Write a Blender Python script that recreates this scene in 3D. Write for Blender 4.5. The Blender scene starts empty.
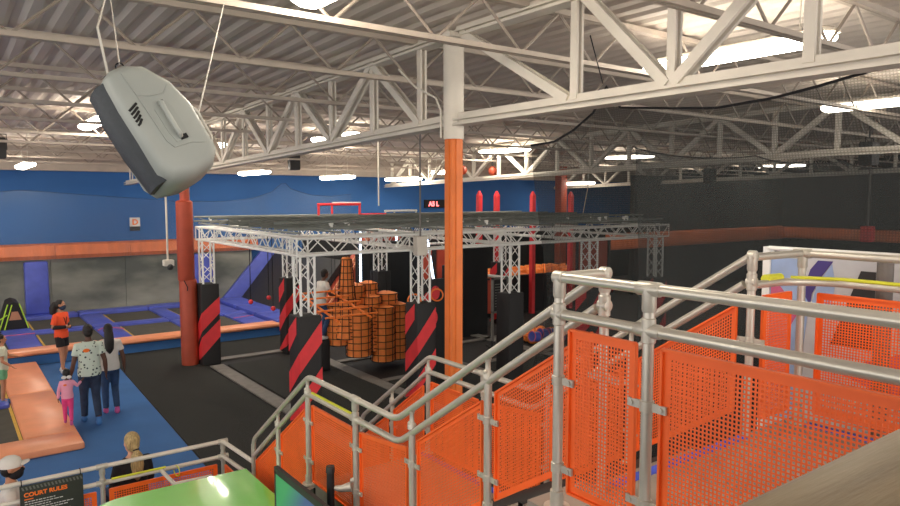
import bpy, math, random
from mathutils import Vector, Matrix, Quaternion
random.seed(7)
V = Vector
scn = bpy.context.scene
COL = scn.collection

# ------------------------------------------------------------------ camera, world, exposure
cam_data = bpy.data.cameras.new('camera')
cam_data.sensor_width = 36.0
cam_data.lens = 690 / 900 * 36.0
cam_data.clip_start = 0.05
cam_data.clip_end = 300
cam = bpy.data.objects.new('camera', cam_data)
COL.objects.link(cam)
cam.location = (0, 0, 4.1)
cam.rotation_euler = (math.radians(90) - math.atan(56 / 690), 0, -math.atan2(.595, .8037))
scn.camera = cam

world = bpy.data.worlds.new('world')
scn.world = world
world.use_nodes = True
bg = world.node_tree.nodes['Background']
bg.inputs['Color'].default_value = (1.0, .95, .90, 1)
bg.inputs['Strength'].default_value = 1.5
LAMP_STRENGTH = 24.0
scn.view_settings.view_transform = 'Standard'
scn.view_settings.look = 'None'
scn.view_settings.exposure = 0.55
scn.view_settings.gamma = 1.0
scn.view_settings.use_curve_mapping = False
try:
    scn.cycles.transparent_max_bounces = 24
    scn.cycles.max_bounces = 8
    scn.cycles.sample_clamp_indirect = 6
except Exception:
    pass


# ------------------------------------------------------------------ materials
def lin(h):
    h = h.lstrip('#')
    out = []
    for i in (0, 2, 4):
        c = int(h[i:i + 2], 16) / 255
        out.append(c / 12.92 if c <= .04045 else ((c + .055) / 1.055) ** 2.4)
    return (*out, 1)


def nodes_of(m):
    return m.node_tree.nodes, m.node_tree.links


def mat(name, col, rough=.6, metal=0.0, var=.12, scale=6.0, bump=0.0, bscale=30, coat=0.0, spec=.5, stretch=None):
    """Principled surface with a gentle procedural variation in colour and optional bump."""
    m = bpy.data.materials.new(name)
    m.use_nodes = True
    n, l = nodes_of(m)
    b = n['Principled BSDF']
    b.inputs['Roughness'].default_value = rough
    b.inputs['Metallic'].default_value = metal
    b.inputs['Specular IOR Level'].default_value = spec
    if coat:
        b.inputs['Coat Weight'].default_value = coat
        b.inputs['Coat Roughness'].default_value = .05
    c = lin(col)
    tc = n.new('ShaderNodeTexCoord')
    mp = n.new('ShaderNodeMapping')
    l.new(tc.outputs['Object'], mp.inputs[0])
    if stretch:
        mp.inputs['Scale'].default_value = stretch
    nz = n.new('ShaderNodeTexNoise')
    nz.inputs['Scale'].default_value = scale
    nz.inputs['Detail'].default_value = 4
    l.new(mp.outputs[0], nz.inputs['Vector'])
    r = n.new('ShaderNodeValToRGB')
    r.color_ramp.elements[0].position = .3
    r.color_ramp.elements[1].position = .7
    r.color_ramp.elements[0].color = (*[x * (1 - var) for x in c[:3]], 1)
    r.color_ramp.elements[1].color = (*[min(1, x * (1 + var)) for x in c[:3]], 1)
    l.new(nz.outputs['Fac'], r.inputs[0])
    l.new(r.outputs[0], b.inputs['Base Color'])
    if bump:
        n2 = n.new('ShaderNodeTexNoise')
        n2.inputs['Scale'].default_value = bscale
        n2.inputs['Detail'].default_value = 3
        l.new(mp.outputs[0], n2.inputs['Vector'])
        bp = n.new('ShaderNodeBump')
        bp.inputs['Strength'].default_value = bump
        bp.inputs['Distance'].default_value = .02
        l.new(n2.outputs['Fac'], bp.inputs['Height'])
        l.new(bp.outputs[0], b.inputs['Normal'])
    return m


def emit(name, col, strength):
    m = bpy.data.materials.new(name)
    m.use_nodes = True
    n, l = nodes_of(m)
    n.remove(n['Principled BSDF'])
    e = n.new('ShaderNodeEmission')
    e.inputs[0].default_value = lin(col)
    e.inputs[1].default_value = strength
    l.new(e.outputs[0], n['Material Output'].inputs[0])
    return m


def net_mat(name, col, cover, cell=22.0, fine=False):
    """Fine knotted netting: threads are diffuse, the meshes between them are open."""
    m = bpy.data.materials.new(name)
    m.use_nodes = True
    n, l = nodes_of(m)
    b = n['Principled BSDF']
    b.inputs['Base Color'].default_value = lin(col)
    b.inputs['Roughness'].default_value = .9
    tc = n.new('ShaderNodeTexCoord')
    fac = None
    for direction in ('X', 'Y'):
        w = n.new('ShaderNodeTexWave')
        w.wave_type = 'BANDS'
        w.bands_direction = direction
        w.inputs['Scale'].default_value = cell
        w.inputs['Distortion'].default_value = .6
        w.inputs['Detail'].default_value = 1
        l.new(tc.outputs['UV'], w.inputs['Vector'])
        if fac is None:
            fac = w
        else:
            mx = n.new('ShaderNodeMath')
            mx.operation = 'MAXIMUM'
            l.new(fac.outputs['Fac'], mx.inputs[0])
            l.new(w.outputs['Fac'], mx.inputs[1])
            fac2 = mx
    nz = n.new('ShaderNodeTexNoise')
    nz.inputs['Scale'].default_value = 1.1
    l.new(tc.outputs['UV'], nz.inputs['Vector'])
    r = n.new('ShaderNodeMapRange')
    r.inputs[1].default_value = .25
    r.inputs[2].default_value = 1.0
    r.inputs[3].default_value = cover * .72
    r.inputs[4].default_value = min(1, cover * 1.15)
    l.new(fac2.outputs[0], r.inputs[0])
    ad = n.new('ShaderNodeMath')
    ad.operation = 'MULTIPLY_ADD'
    l.new(nz.outputs['Fac'], ad.inputs[0])
    ad.inputs[1].default_value = .16
    ad.inputs[2].default_value = -.08
    ad2 = n.new('ShaderNodeMath')
    ad2.operation = 'ADD'
    ad2.use_clamp = True
    l.new(ad.outputs[0], ad2.inputs[0])
    l.new(r.outputs[0], ad2.inputs[1])
    tr = n.new('ShaderNodeBsdfTransparent')
    ms = n.new('ShaderNodeMixShader')
    if fine:                       # meshes smaller than can be made out
        l.remove(ad2.inputs[1].links[0])
        ad2.inputs[1].default_value = cover
    l.new(ad2.outputs[0], ms.inputs[0])
    l.new(tr.outputs[0], ms.inputs[1])
    l.new(b.outputs[0], ms.inputs[2])
    l.new(ms.outputs[0], n['Material Output'].inputs[0])
    return m


M = {}
M['alu'] = mat('brushed_aluminium', '#c9c4b8', .30, .45, .05, 9)
M['alu_fit'] = mat('cast_aluminium', '#c2bdb1', .38, .35, .08, 20)
M['truss'] = mat('truss_aluminium', '#f0f0ec', .4, .1, .05, 9)
M['panel'] = mat('orange_powder_coat', '#f96a22', .5, 0, .06, 5)
M['glint_tag'] = mat('yellow_glint', '#d9dc3c', .5, 0, .1, 8)  # yellow reflection on the rail pipes as a colour; the tag shares it
M['yellow'] = mat('yellow_edge_line', '#c9a53a', .6, 0, .1, 8)
M['deck'] = mat('grey_vinyl_deck', '#948a7f', .5, 0, .16, 3, .15, 40)
M['black'] = mat('black_paint', '#151416', .6, 0, .2, 5)
M['gridgrey'] = mat('dark_grey_pipe', '#7f8480', .5, .1, .15, 6)
M['dark'] = mat('dark_grey_plastic', '#2b2b2c', .55, 0, .15, 6)
M['turf'] = mat('black_turf', '#272926', .95, 0, .3, 90, .6, 220)
M['floor'] = mat('dark_rubber_floor', '#1e1d1f', .8, 0, .25, 3, .2, 60)
M['carpet'] = mat('blue_carpet', '#366aa8', .85, 0, .10, 1.2, .2, 180)
M['strip'] = mat('blue_edge_strip', '#3f55c8', .6, 0, .1, 8)
M['wallblue'] = mat('blue_wall_paint', '#2a60a0', .75, 0, .10, .5)
M['wallblack'] = mat('black_wall_paint', '#1a1d1f', .8, 0, .18, .7)
M['opad'] = mat('orange_vinyl', '#ee9c72', .38, 0, .08, 2.5, .25, 5)
M['opad2'] = mat('orange_wall_vinyl', '#d5713f', .5, 0, .14, 2.2, .5, 7, stretch=(2.5, 1, .6))
M['bpad'] = mat('blue_vinyl', '#4a58b6', .36, 0, .14, 3, .5, 6)
M['tramp'] = mat('trampoline_mesh', '#4a4840', .85, 0, .12, 5)
M['white_steel'] = mat('off_white_steel', '#d3ccc0', .55, 0, .08, 3)
M['joist_web'] = mat('brown_grey_web_steel', '#9c9186', .6, 0, .08, 3)
M['joist'] = mat('beige_joist_steel', '#b9ada0', .6, 0, .08, 3)
M['ceil'] = mat('off_white_roof_deck', '#d2c7bc', .65, 0, .08, .6)
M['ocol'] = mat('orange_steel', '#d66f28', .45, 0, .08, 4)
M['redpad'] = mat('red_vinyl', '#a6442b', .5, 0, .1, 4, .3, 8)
M['red'] = mat('red_vinyl_bright', '#e5383e', .5, 0, .08, 5)
M['redpanel'] = mat('red_panel', '#c4513a', .6, 0, .12, 3)
M['oball'] = mat('orange_foam', '#ff8c3e', .6, 0, .12, 8, .3, 30)
M['obar'] = mat('orange_tube', '#ff8434', .45, 0, .05, 5)
M['cord'] = mat('black_cord', '#17161a', .8, 0, .1, 10)
M['curb'] = mat('grey_curb', '#75726e', .7, 0, .15, 6, .2, 30)
M['spk'] = mat('grey_plastic_shell', '#a3a9a4', .45, 0, .05, 4, .06, 300)
M['grille'] = mat('dark_speaker_grille', '#3c4146', .55, .2, .1, 60, .2, 400)
M['slot'] = mat('black_slot', '#131415', .7)
M['rope'] = mat('pale_cable', '#c9c5bb', .7)
M['green'] = mat('green_laminate', '#7ad85e', .2, 0, .04, 2, coat=1.0)
M['greenside'] = mat('green_laminate_edge', '#4da23e', .4, 0, .05, 2)
M['wood'] = mat('brown_laminate', '#7d6f58', .42, 0, .2, 2.5, .1, 20, stretch=(.5, 6, 6))
M['sign'] = mat('charcoal_board', '#33362f', .5, 0, .08, 5)
M['signgrey'] = mat('grey_print', '#6b6d66', .6)
M['white'] = mat('white_print', '#dcdcd8', .6)
M['oprint'] = mat('orange_print', '#ff7a24', .6)
M['purple'] = mat('purple_print', '#43357f', .55)
M['pale'] = mat('pale_blue_print', '#9db4dc', .55)
M['offwhite'] = mat('white_mural_print', '#c9cbcf', .55, 0, .06, 6)
M['pinkp'] = mat('pink_print', '#c75f86', .55)
M['lime'] = mat('lime_trim', '#b6e23a', .5)
M['lamp'] = emit('lamp_diffuser', '#fff4e2', LAMP_STRENGTH)
M['led'] = emit('white_led_tube', '#cfe6ff', 5.0)
M['redled'] = emit('red_led', '#ff6a6a', 3.0)
M['skin_d'] = mat('dark_skin', '#5d3d2e', .55, 0, .06, 10)
M['skin_m'] = mat('medium_skin', '#b98263', .55, 0, .06, 10)
M['skin_l'] = mat('light_skin', '#cf9c80', .55, 0, .06, 10)
M['hair_k'] = mat('black_hair', '#17120f', .5, 0, .3, 30, .4, 60, stretch=(3, 3, .5))
M['hair_b'] = mat('blonde_hair', '#b39a6a', .5, 0, .45, 26, .6, 60, stretch=(3, 3, .4))
M['jean'] = mat('denim', '#2b4468', .85, 0, .25, 9, .2, 120)
M['jean_dk'] = mat('dark_denim', '#27364f', .85, 0, .25, 9, .2, 120)
M['tee_w'] = mat('white_cotton', '#d8d4cd', .85, 0, .05, 8, .2, 9)
M['tee_o'] = mat('orange_cotton', '#f0562c', .85, 0, .06, 8, .2, 9)
M['tee_p'] = mat('pink_cotton', '#e8a0b8', .85, 0, .08, 8, .2, 12)
M['hotpink'] = mat('hot_pink_cotton', '#e0488c', .85, 0, .1, 8, .2, 12)
M['tee_g'] = mat('pale_green_cotton', '#c9cdb8', .85, 0, .06, 8, .2, 9)
M['green_c'] = mat('green_cotton', '#6cae83', .85, 0, .06, 8)
M['blk_c'] = mat('black_cotton', '#1b1a1e', .85, 0, .1, 8, .2, 10)
M['shoe_b'] = mat('blue_shoe', '#3f76b5', .6)
M['shoe_w'] = mat('white_shoe', '#d6d6d4', .6)
M['shoe_p'] = mat('pink_shoe', '#b8508f', .6)
M['eye'] = mat('eye_white', '#e9e6e0', .3)
M['iris'] = mat('dark_iris', '#20140f', .3)


def pattern_tee():
    m = mat('mint_patterned_cotton', '#c3cfc0', .85)
    n, l = nodes_of(m)
    b = n['Principled BSDF']
    tc = n.new('ShaderNodeTexCoord')
    v = n.new('ShaderNodeTexVoronoi')
    v.inputs['Scale'].default_value = 15
    l.new(tc.outputs['Object'], v.inputs['Vector'])
    r = n.new('ShaderNodeValToRGB')
    r.color_ramp.interpolation = 'CONSTANT'
    r.color_ramp.elements[0].color = lin('#3d4a49')
    r.color_ramp.elements[1].position = .28
    r.color_ramp.elements[1].color = lin('#c9d6c8')
    l.new(v.outputs['Distance'], r.inputs[0])
    l.new(r.outputs[0], b.inputs['Base Color'])
    return m


M['tee_pat'] = pattern_tee()


def cloud_mat():
    """Grey wall padding printed with pale olive clouds."""
    m = mat('cloud_grey_vinyl', '#77786c', .55)
    n, l = nodes_of(m)
    b = n['Principled BSDF']
    tc = n.new('ShaderNodeTexCoord')
    mp = n.new('ShaderNodeMapping')
    mp.inputs['Scale'].default_value = (.35, 1, .8)
    nz = n.new('ShaderNodeTexNoise')
    nz.inputs['Scale'].default_value = 1.1
    nz.inputs['Detail'].default_value = 6
    l.new(tc.outputs['Object'], mp.inputs[0])
    l.new(mp.outputs[0], nz.inputs['Vector'])
    r = n.new('ShaderNodeValToRGB')
    r.color_ramp.elements[0].position = .38
    r.color_ramp.elements[0].color = lin('#565b56')
    r.color_ramp.elements[1].position = .64
    r.color_ramp.elements[1].color = lin('#94958a')
    l.new(nz.outputs['Fac'], r.inputs[0])
    l.new(r.outputs[0], b.inputs['Base Color'])
    return m


M['cloud'] = cloud_mat()


def screen_mat():
    m = bpy.data.materials.new('green_to_blue_display_print')
    m.use_nodes = True
    n, l = nodes_of(m)
    b = n['Principled BSDF']
    b.inputs['Roughness'].default_value = .3
    tc = n.new('ShaderNodeTexCoord')
    sx = n.new('ShaderNodeSeparateXYZ')
    l.new(tc.outputs['Object'], sx.inputs[0])
    a = n.new('ShaderNodeMath')
    a.operation = 'MULTIPLY_ADD'
    a.inputs[1].default_value = .6
    a.inputs[2].default_value = .12
    l.new(sx.outputs['Y'], a.inputs[0])
    a2 = n.new('ShaderNodeMath')
    a2.operation = 'MULTIPLY_ADD'
    a2.inputs[1].default_value = .45
    l.new(sx.outputs['Z'], a2.inputs[0])
    l.new(a.outputs[0], a2.inputs[2])
    r = n.new('ShaderNodeValToRGB')
    r.color_ramp.elements[0].position = .78
    r.color_ramp.elements[0].color = lin('#3d56a6')
    r.color_ramp.elements[1].position = 1.08
    r.color_ramp.elements[1].color = lin('#3aa873')
    l.new(a2.outputs[0], r.inputs[0])
    l.new(r.outputs[0], b.inputs['Base Color'])
    return m


M['screen'] = screen_mat()
M['net'] = net_mat('dark_netting', '#232727', .56, 16)
M['net2'] = net_mat('dark_netting_far', '#2c3030', .46, 9, True)
M['net3'] = net_mat('pale_netting', '#8a96a0', .10, 5, True)


# ------------------------------------------------------------------ mesh builder
def frame(d):
    d = V(d).normalized()
    up = V((0, 0, 1)) if abs(d.z) < .95 else V((1, 0, 0))
    x = d.cross(up).normalized()
    return x, x.cross(d).normalized()


class MB:
    def __init__(self):
        self.v, self.f, self.m = [], [], []

    def add(self, verts, faces, mi=0):
        o = len(self.v)
        self.v += [tuple(p) for p in verts]
        self.f += [tuple(i + o for i in f) for f in faces]
        self.m += [mi] * len(faces)
        return self

    def box(self, c, s, rz=0.0, mi=0, R=None):
        hx, hy, hz = s[0] / 2, s[1] / 2, s[2] / 2
        R = R or Matrix.Rotation(rz, 3, 'Z')
        c = V(c)
        vs = [c + R @ V((x * hx, y * hy, z * hz)) for x in (-1, 1) for y in (-1, 1) for z in (-1, 1)]
        return self.add(vs, [(0, 1, 3, 2), (4, 6, 7, 5), (0, 4, 5, 1), (2, 3, 7, 6), (0, 2, 6, 4), (1, 5, 7, 3)], mi)

    def box2(self, a, b, mi=0):
        return self.box([(a[i] + b[i]) / 2 for i in range(3)], [abs(b[i] - a[i]) for i in range(3)], 0, mi)

    def rbox(self, a, b, r=.03, mi=0):
        """box with bevelled top and vertical edges"""
        x0, y0, z0 = [min(a[i], b[i]) for i in range(3)]
        x1, y1, z1 = [max(a[i], b[i]) for i in range(3)]

        def ring(ins, z):
            q = []
            rr = max(r - ins * .5, r * .4)
            for cx, cy, a0 in ((x1 - r, y1 - r, 0), (x0 + r, y1 - r, 90), (x0 + r, y0 + r, 180), (x1 - r, y0 + r, 270)):
                for k in range(4):
                    t = math.radians(a0 + 30 * k)
                    q.append((cx + (r - ins) * math.cos(t), cy + (r - ins) * math.sin(t), z))
            return q
        return self.loft([ring(r * .7, z0), ring(0, z0 + r * .7), ring(0, z1 - r), ring(r * .3, z1 - r * .3), ring(r, z1)], mi)

    def loft(self, rings, mi=0, caps=True, closed=True):
        n = len(rings[0])
        vs = [p for r in rings for p in r]
        fs = []
        for i in range(len(rings) - 1):
            for j in range(n if closed else n - 1):
                k = (j + 1) % n
                fs.append((i * n + j, i * n + k, (i + 1) * n + k, (i + 1) * n + j))
        if caps:
            fs.append(tuple(range(n - 1, -1, -1)))
            fs.append(tuple((len(rings) - 1) * n + j for j in range(n)))
        return self.add(vs, fs, mi)

    def tube(self, pts, r, n=10, mi=0, closed=False, caps=True):
        pts = [V(p) for p in pts]
        rs = r if isinstance(r, (list, tuple)) else [r] * len(pts)
        rings = []
        x = None
        for i, p in enumerate(pts):
            if closed:
                d = (pts[(i + 1) % len(pts)] - pts[i - 1])
            elif i == 0:
                d = pts[1] - p
            elif i == len(pts) - 1:
                d = p - pts[-2]
            else:
                d = (pts[i + 1] - p).normalized() + (p - pts[i - 1]).normalized()
            d = d.normalized()
            if x is None:
                x, y = frame(d)
            else:
                x = (x - d * x.dot(d)).normalized()
                y = x.cross(d).normalized()
            k = 1.0
            if 0 < i < len(pts) - 1 and not closed:
                c = d.dot((p - pts[i - 1]).normalized())
                k = 1 / max(c, .6)
            rings.append([p + (x * math.cos(2 * math.pi * j / n) + y * math.sin(2 * math.pi * j / n)) * rs[i] * (1 if k < 1.02 else 1) for j in range(n)])
        if closed:
            rings.append(rings[0])
            return self.loft(rings, mi, caps=False)
        return self.loft(rings, mi, caps)

    def bar(self, a, b, w, h, mi=0, up=(0, 0, 1)):
        a, b = V(a), V(b)
        d = (b - a).normalized()
        up = V(up)
        if abs(d.dot(up)) > .98:
            up = V((1, 0, 0))
        x = d.cross(up).normalized()
        y = x.cross(d).normalized()
        rr = []
        for p in (a, b):
            rr.append([p + x * sx * w / 2 + y * sy * h / 2 for sx, sy in ((-1, -1), (1, -1), (1, 1), (-1, 1))])
        return self.loft(rr, mi)

    def ball(self, c, r, nu=12, nv=8, mi=0, R=None):
        r = r if isinstance(r, (tuple, list)) else (r, r, r)
        c = V(c)
        rings = []
        for i in range(nv + 1):
            t = math.pi * (i + .02 if i == 0 else (i - .02 if i == nv else i)) / nv
            q = []
            for j in range(nu):
                a = 2 * math.pi * j / nu
                p = V((r[0] * math.sin(t) * math.cos(a), r[1] * math.sin(t) * math.sin(a), -r[2] * math.cos(t)))
                if R is not None:
                    p = R @ p
                q.append(c + p)
            rings.append(q)
        return self.loft(rings, mi)

    def torus(self, c, R, r, axis=(0, 1, 0), n=20, m=8, mi=0):
        x, y = frame(axis)
        c = V(c)
        return self.tube([c + (x * math.cos(2 * math.pi * k / n) + y * math.sin(2 * math.pi * k / n)) * R for k in range(n)], r, m, mi, closed=True)

    def prism(self, poly, off, mi=0):
        """poly: 3-D outline, extruded by the vector off"""
        off = V(off)
        a = [V(p) for p in poly]
        return self.loft([a, [p + off for p in a]], mi)

    def build(self, name, mats, parent=None, smooth=True, origin=None, angle=40):
        me = bpy.data.meshes.new(name)
        o = bpy.data.objects.new(name, me)
        COL.objects.link(o)
        if parent is not None:
            L = ROOT.get(parent.name, V((0, 0, 0)))
            o.parent = parent
            ROOT[o.name] = L
        else:
            L = V(origin) if origin is not None else self.base()
            o.location = L
            ROOT[o.name] = L
        me.from_pydata([(p[0] - L.x, p[1] - L.y, p[2] - L.z) for p in self.v], [], self.f)
        for mm in (mats if isinstance(mats, (list, tuple)) else [mats]):
            me.materials.append(mm)
        if any(self.m):
            me.polygons.foreach_set('material_index', self.m)
        me.update()
        if smooth:
            me.shade_smooth()
            try:
                me.set_sharp_from_angle(angle=math.radians(angle))
            except Exception:
                pass
        return o

    def base(self):
        xs = [p[0] for p in self.v]
        ys = [p[1] for p in self.v]
        zs = [p[2] for p in self.v]
        return V(((min(xs) + max(xs)) / 2, (min(ys) + max(ys)) / 2, min(zs)))


ROOT = {}


def tag(o, label=None, cat=None, group=None, kind=None):
    if label:
        o['label'] = label
    if cat:
        o['category'] = cat
    if group:
        o['group'] = group
    if kind:
        o['kind'] = kind
    return o


def thing(name, label, cat, loc=(0, 0, 0), group=None, rz=0.0):
    o = bpy.data.objects.new(name, None)
    o.empty_display_size = .1
    COL.objects.link(o)
    o.location = loc
    o.rotation_euler = (0, 0, rz)
    ROOT[o.name] = V(loc) if rz == 0 else V((0, 0, 0))
    return tag(o, label, cat, group)


def local_thing(name, label, cat, loc, rz=0.0, group=None):
    """children are built in this thing's own local coordinates"""
    o = thing(name, label, cat, loc, group, rz)
    ROOT[o.name] = V((0, 0, 0))
    return o


def dup(src, loc, rz=None, label=None, group=None):
    r = src.copy()
    COL.objects.link(r)
    r.location = loc
    if rz is not None:
        r.rotation_euler = (0, 0, rz)
    if label:
        r['label'] = label
    if group:
        r['group'] = group
    for ch in list(src.children):
        c = ch.copy()
        COL.objects.link(c)
        c.parent = r
        for g in list(ch.children):
            d = g.copy()
            COL.objects.link(d)
            d.parent = c
    return r


def struct(name, mb, m, smooth=False):
    o = mb.build(name, m, smooth=smooth)
    o['kind'] = 'structure'
    return o


def lettering(text, name, parent, m, size, origin, xdir, ydir, depth=.004, bold=0.0, align='LEFT'):
    """flat letters standing slightly proud of their board"""
    cu = bpy.data.curves.new(name, 'FONT')
    cu.body = text
    cu.size = size
    cu.extrude = depth
    cu.offset = bold
    cu.align_x = align
    tmp = bpy.data.objects.new('tmp_text', cu)
    COL.objects.link(tmp)
    dg = bpy.context.evaluated_depsgraph_get()
    me = bpy.data.meshes.new_from_object(tmp.evaluated_get(dg))
    bpy.data.objects.remove(tmp)
    x, y = V(xdir).normalized(), V(ydir).normalized()
    z = x.cross(y)
    L = ROOT.get(parent.name, V((0, 0, 0)))
    o = V(origin)
    for vv in me.vertices:
        p = vv.co.copy()
        vv.co = o + x * p.x + y * p.y + z * p.z - L
    me.materials.clear()
    me.materials.append(m)
    ob = bpy.data.objects.new(name, me)
    COL.objects.link(ob)
    ob.parent = parent
    ROOT[ob.name] = L
    return ob


# ------------------------------------------------------------------ the building shell
def zr(y):
    """drop of the roof towards the blue wall"""
    return -.0255 * max(0.0, y - 6.8)


struct('floor', MB().box2((-12, -4, -.2), (36, 26, 0)), M['floor'])
struct('floor_carpet', MB().prism([(-9, 6.2, -.1), (2.95, 6.2, -.1), (3.16, 12.8, -.1), (-9, 12.8, -.1)], (0, 0, .112)).prism([(1.6, 12.8, -.1), (3.16, 12.8, -.1), (3.36, 19.3, -.1), (1.6, 19.3, -.1)], (0, 0, .112)), M['carpet'])
struct('floor_turf', MB().prism([(3.06, 8.6, -.1), (5.05, 8.6, -.1), (5.05, 19.3, -.1), (3.37, 19.3, -.1)], (0, 0, .112)).box2((5.05, 17.45, -.1), (9.5, 19.3, .015)), M['turf'])
struct('wall_back', MB().box2((-12, 25.4, 0), (36, 25.7, 6)), M['wallblue'])
struct('wall_right', MB().box2((35.2, -4, 0), (35.5, 25.4, 6.3)), M['wallblack'])
struct('wall_partition', MB().box2((23.3, 18.55, 0), (35.2, 18.8, 5.0)), M['wallblack'])

struct('trim_2', MB().box2((-12, 25.0, 4.93), (35.1, 25.4, 5.75)), M['joist'])
# corrugated roof deck: ribs run along Y
mb = MB()
xs = []
x = -12.0
while x < 36:
    xs += [(x, 0), (x + .10, 0), (x + .16, .032), (x + .24, .032)]
    x += .30
rows = []
for y in (-4, 6.8, 25.6):
    rows.append([(px, y, 6.17 + dz + zr(y)) for px, dz in xs])
mb.loft(rows, caps=False, closed=False)
struct('ceiling', mb, M['ceil'])

# ------------------------------------------------------------------ roof girders and joists
def girder(X, y0, y1, nodes, label, zb=4.96, segs=None):
    t = thing('roof_girder', label, 'girder', (X, (y0 + y1) / 2, zb))
    for nm, dz, h, w in (('bottom_chord', .07, .15, .20), ('top_chord', 1.10, .13, .18)):
        mb = MB()
        ys = [y0] + ([6.8] if y0 < 6.8 < y1 else []) + [y1]
        for a, b in zip(ys, ys[1:]):
            # a pair of angles back to back
            for s in (-1, 1):
                mb.bar((X + s * w * .3, a, zb + dz + zr(a)), (X + s * w * .3, b, zb + dz + zr(b)), w * .38, .02 * 1.2)
                mb.bar((X + s * w * .12, a, zb + dz + zr(a)), (X + s * w * .12, b, zb + dz + zr(b)), .025, h)
            mb.bar((X, a, zb + dz - h * .42 + zr(a)), (X, b, zb + dz - h * .42 + zr(b)), w, .022)
        mb.build(nm, M['white_steel'], t, smooth=False)
    prev = None
    for k, y in enumerate(nodes):
        zt, zz = zb + 1.08 + zr(y), zb + .1 + zr(y)
        mb = MB()
        for s in (-1, 1):
            mb.bar((X + s * .035, y, zz), (X + s * .035, y, zt), .028, .085, up=(0, 1, 0))
        if y0 < y < y1:
            mb.build('web_post', M['white_steel'], t, smooth=False)
    if segs is None:
        segs = [(a, b) if k % 2 == 0 else (b, a) for k, (a, b) in enumerate(zip(nodes, nodes[1:]))]
    for ya, yb in segs:                                # low end, high end
        mb = MB()
        for s in (-1, 1):
            mb.bar((X + s * .045, ya, zb + .1 + zr(ya)), (X + s * .045, yb, zb + 1.08 + zr(yb)), .035, .095, up=(0, 1, 0))
        mb.build('web_diagonal', M['white_steel'], t, smooth=False)
    return t


girder(5.1, -3.5, 6.72, [-1.1, 1.35, 2.52, 3.68, 4.80], 'white steel roof girder over the stairs, right of the orange column',
       segs=[(-1.1, .1), (1.35, .2), (1.35, 2.48), (3.66, 2.56), (3.72, 4.70), (4.88, 6.62)])
far_nodes = [7.5] + [8.72 + 1.3 * k for k in range(13)]
girder(5.1, 6.88, 25.0, far_nodes, 'white steel roof girder running from the orange column to the red padded post', 4.96)
girder(15.1, -3.5, 24.9, [-2.6 + 1.35 * k for k in range(21)], 'white steel roof girder beyond the truss rig, ending at the blue wall')
girder(25.1, -3.5, 25.0, [-2.6 + 1.35 * k for k in range(21)], 'farthest white steel roof girder, deep in the hall behind the dark net')

ORD = ['first', 'second', 'third', 'fourth', 'fifth', 'sixth', 'seventh', 'eighth', 'ninth', 'tenth', 'eleventh', 'twelfth', 'thirteenth', 'fourteenth']
joist_y = [1.3 + 2.1 * k for k in range(12)]
for k, y in enumerate(joist_y):
    zb = 5.58 + zr(y)
    left = len(joist_y) - 1 - k
    lab = ('white open-web roof joist nearest the blue wall' if left == 0 else
           'white open-web roof joist, %s one out from the blue wall' % ORD[left])
    t = thing('roof_joist', lab, 'joist', (12, y, zb), 'roof joists')
    mb = MB()
    for s in (-1, 1):
        mb.bar((-12, y + s * .03, zb + .03), (35.1, y + s * .03, zb + .03), .045, .05)
    mb.build('bottom_chord', M['joist'], t, smooth=False)
    mb = MB()
    for s in (-1, 1):
        mb.bar((-12, y + s * .03, zb + .53), (35.1, y + s * .03, zb + .53), .05, .06)
    mb.build('top_chord', M['joist'], t, smooth=False)
    mb = MB()
    px = -11.5
    up = True
    while px < 34.6:
        mb.tube([(px, y, zb + (.03 if up else .52)), (px + .55, y, zb + (.52 if up else .03))], .017, 5)
        px += .55
        up = not up
    mb.build('web', M['joist_web'], t)

# ------------------------------------------------------------------ columns
t = thing('steel_column', 'orange painted steel column with white top beside the stair', 'column', (5.09, 6.8, 0))
W_ = .135


def sq(c, s, z, r=.03):
    q = []
    for cx, cy, a0 in ((s - r, s - r, 0), (-s + r, s - r, 90), (-s + r, -s + r, 180), (s - r, -s + r, 270)):
        for k in range(3):
            a = math.radians(a0 + 45 * k)
            q.append((c[0] + cx + r * math.cos(a), c[1] + cy + r * math.sin(a), z))
    return q


mb = MB()
mb.loft([sq((5.09, 6.8), .088, 0), sq((5.09, 6.8), .088, 4.80)])
for a in range(4):                       # raised vertical battens on the faces
    R = Matrix.Rotation(a * math.pi / 2, 3, 'Z')
    c = V((5.09, 6.8, 2.4)) + R @ V((.09, 0, 0))
    mb.box(c, (.022, .07, 4.8), a * math.pi / 2)
mb.build('orange_shaft', M['ocol'], t)
mb = MB()
mb.tube([(5.09, 6.8, 4.80), (5.09, 6.8, 5.98)], .125, 20)
mb.build('white_shaft', M['white_steel'], t)
mb = MB()
mb.box((5.09, 6.8, 6.0), (.42, .42, .05))
mb.build('cap_plate', M['white_steel'], t, smooth=False)
mb = MB()
mb.tube([(4.965, 6.895, 4.82), (4.965, 6.895, 5.15), (4.93, 6.95, 5.3), (4.8, 7.2, 5.45), (4.75, 7.5, 5.7)], .013, 8)
mb.build('conduit', M['white_steel'], t)

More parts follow.
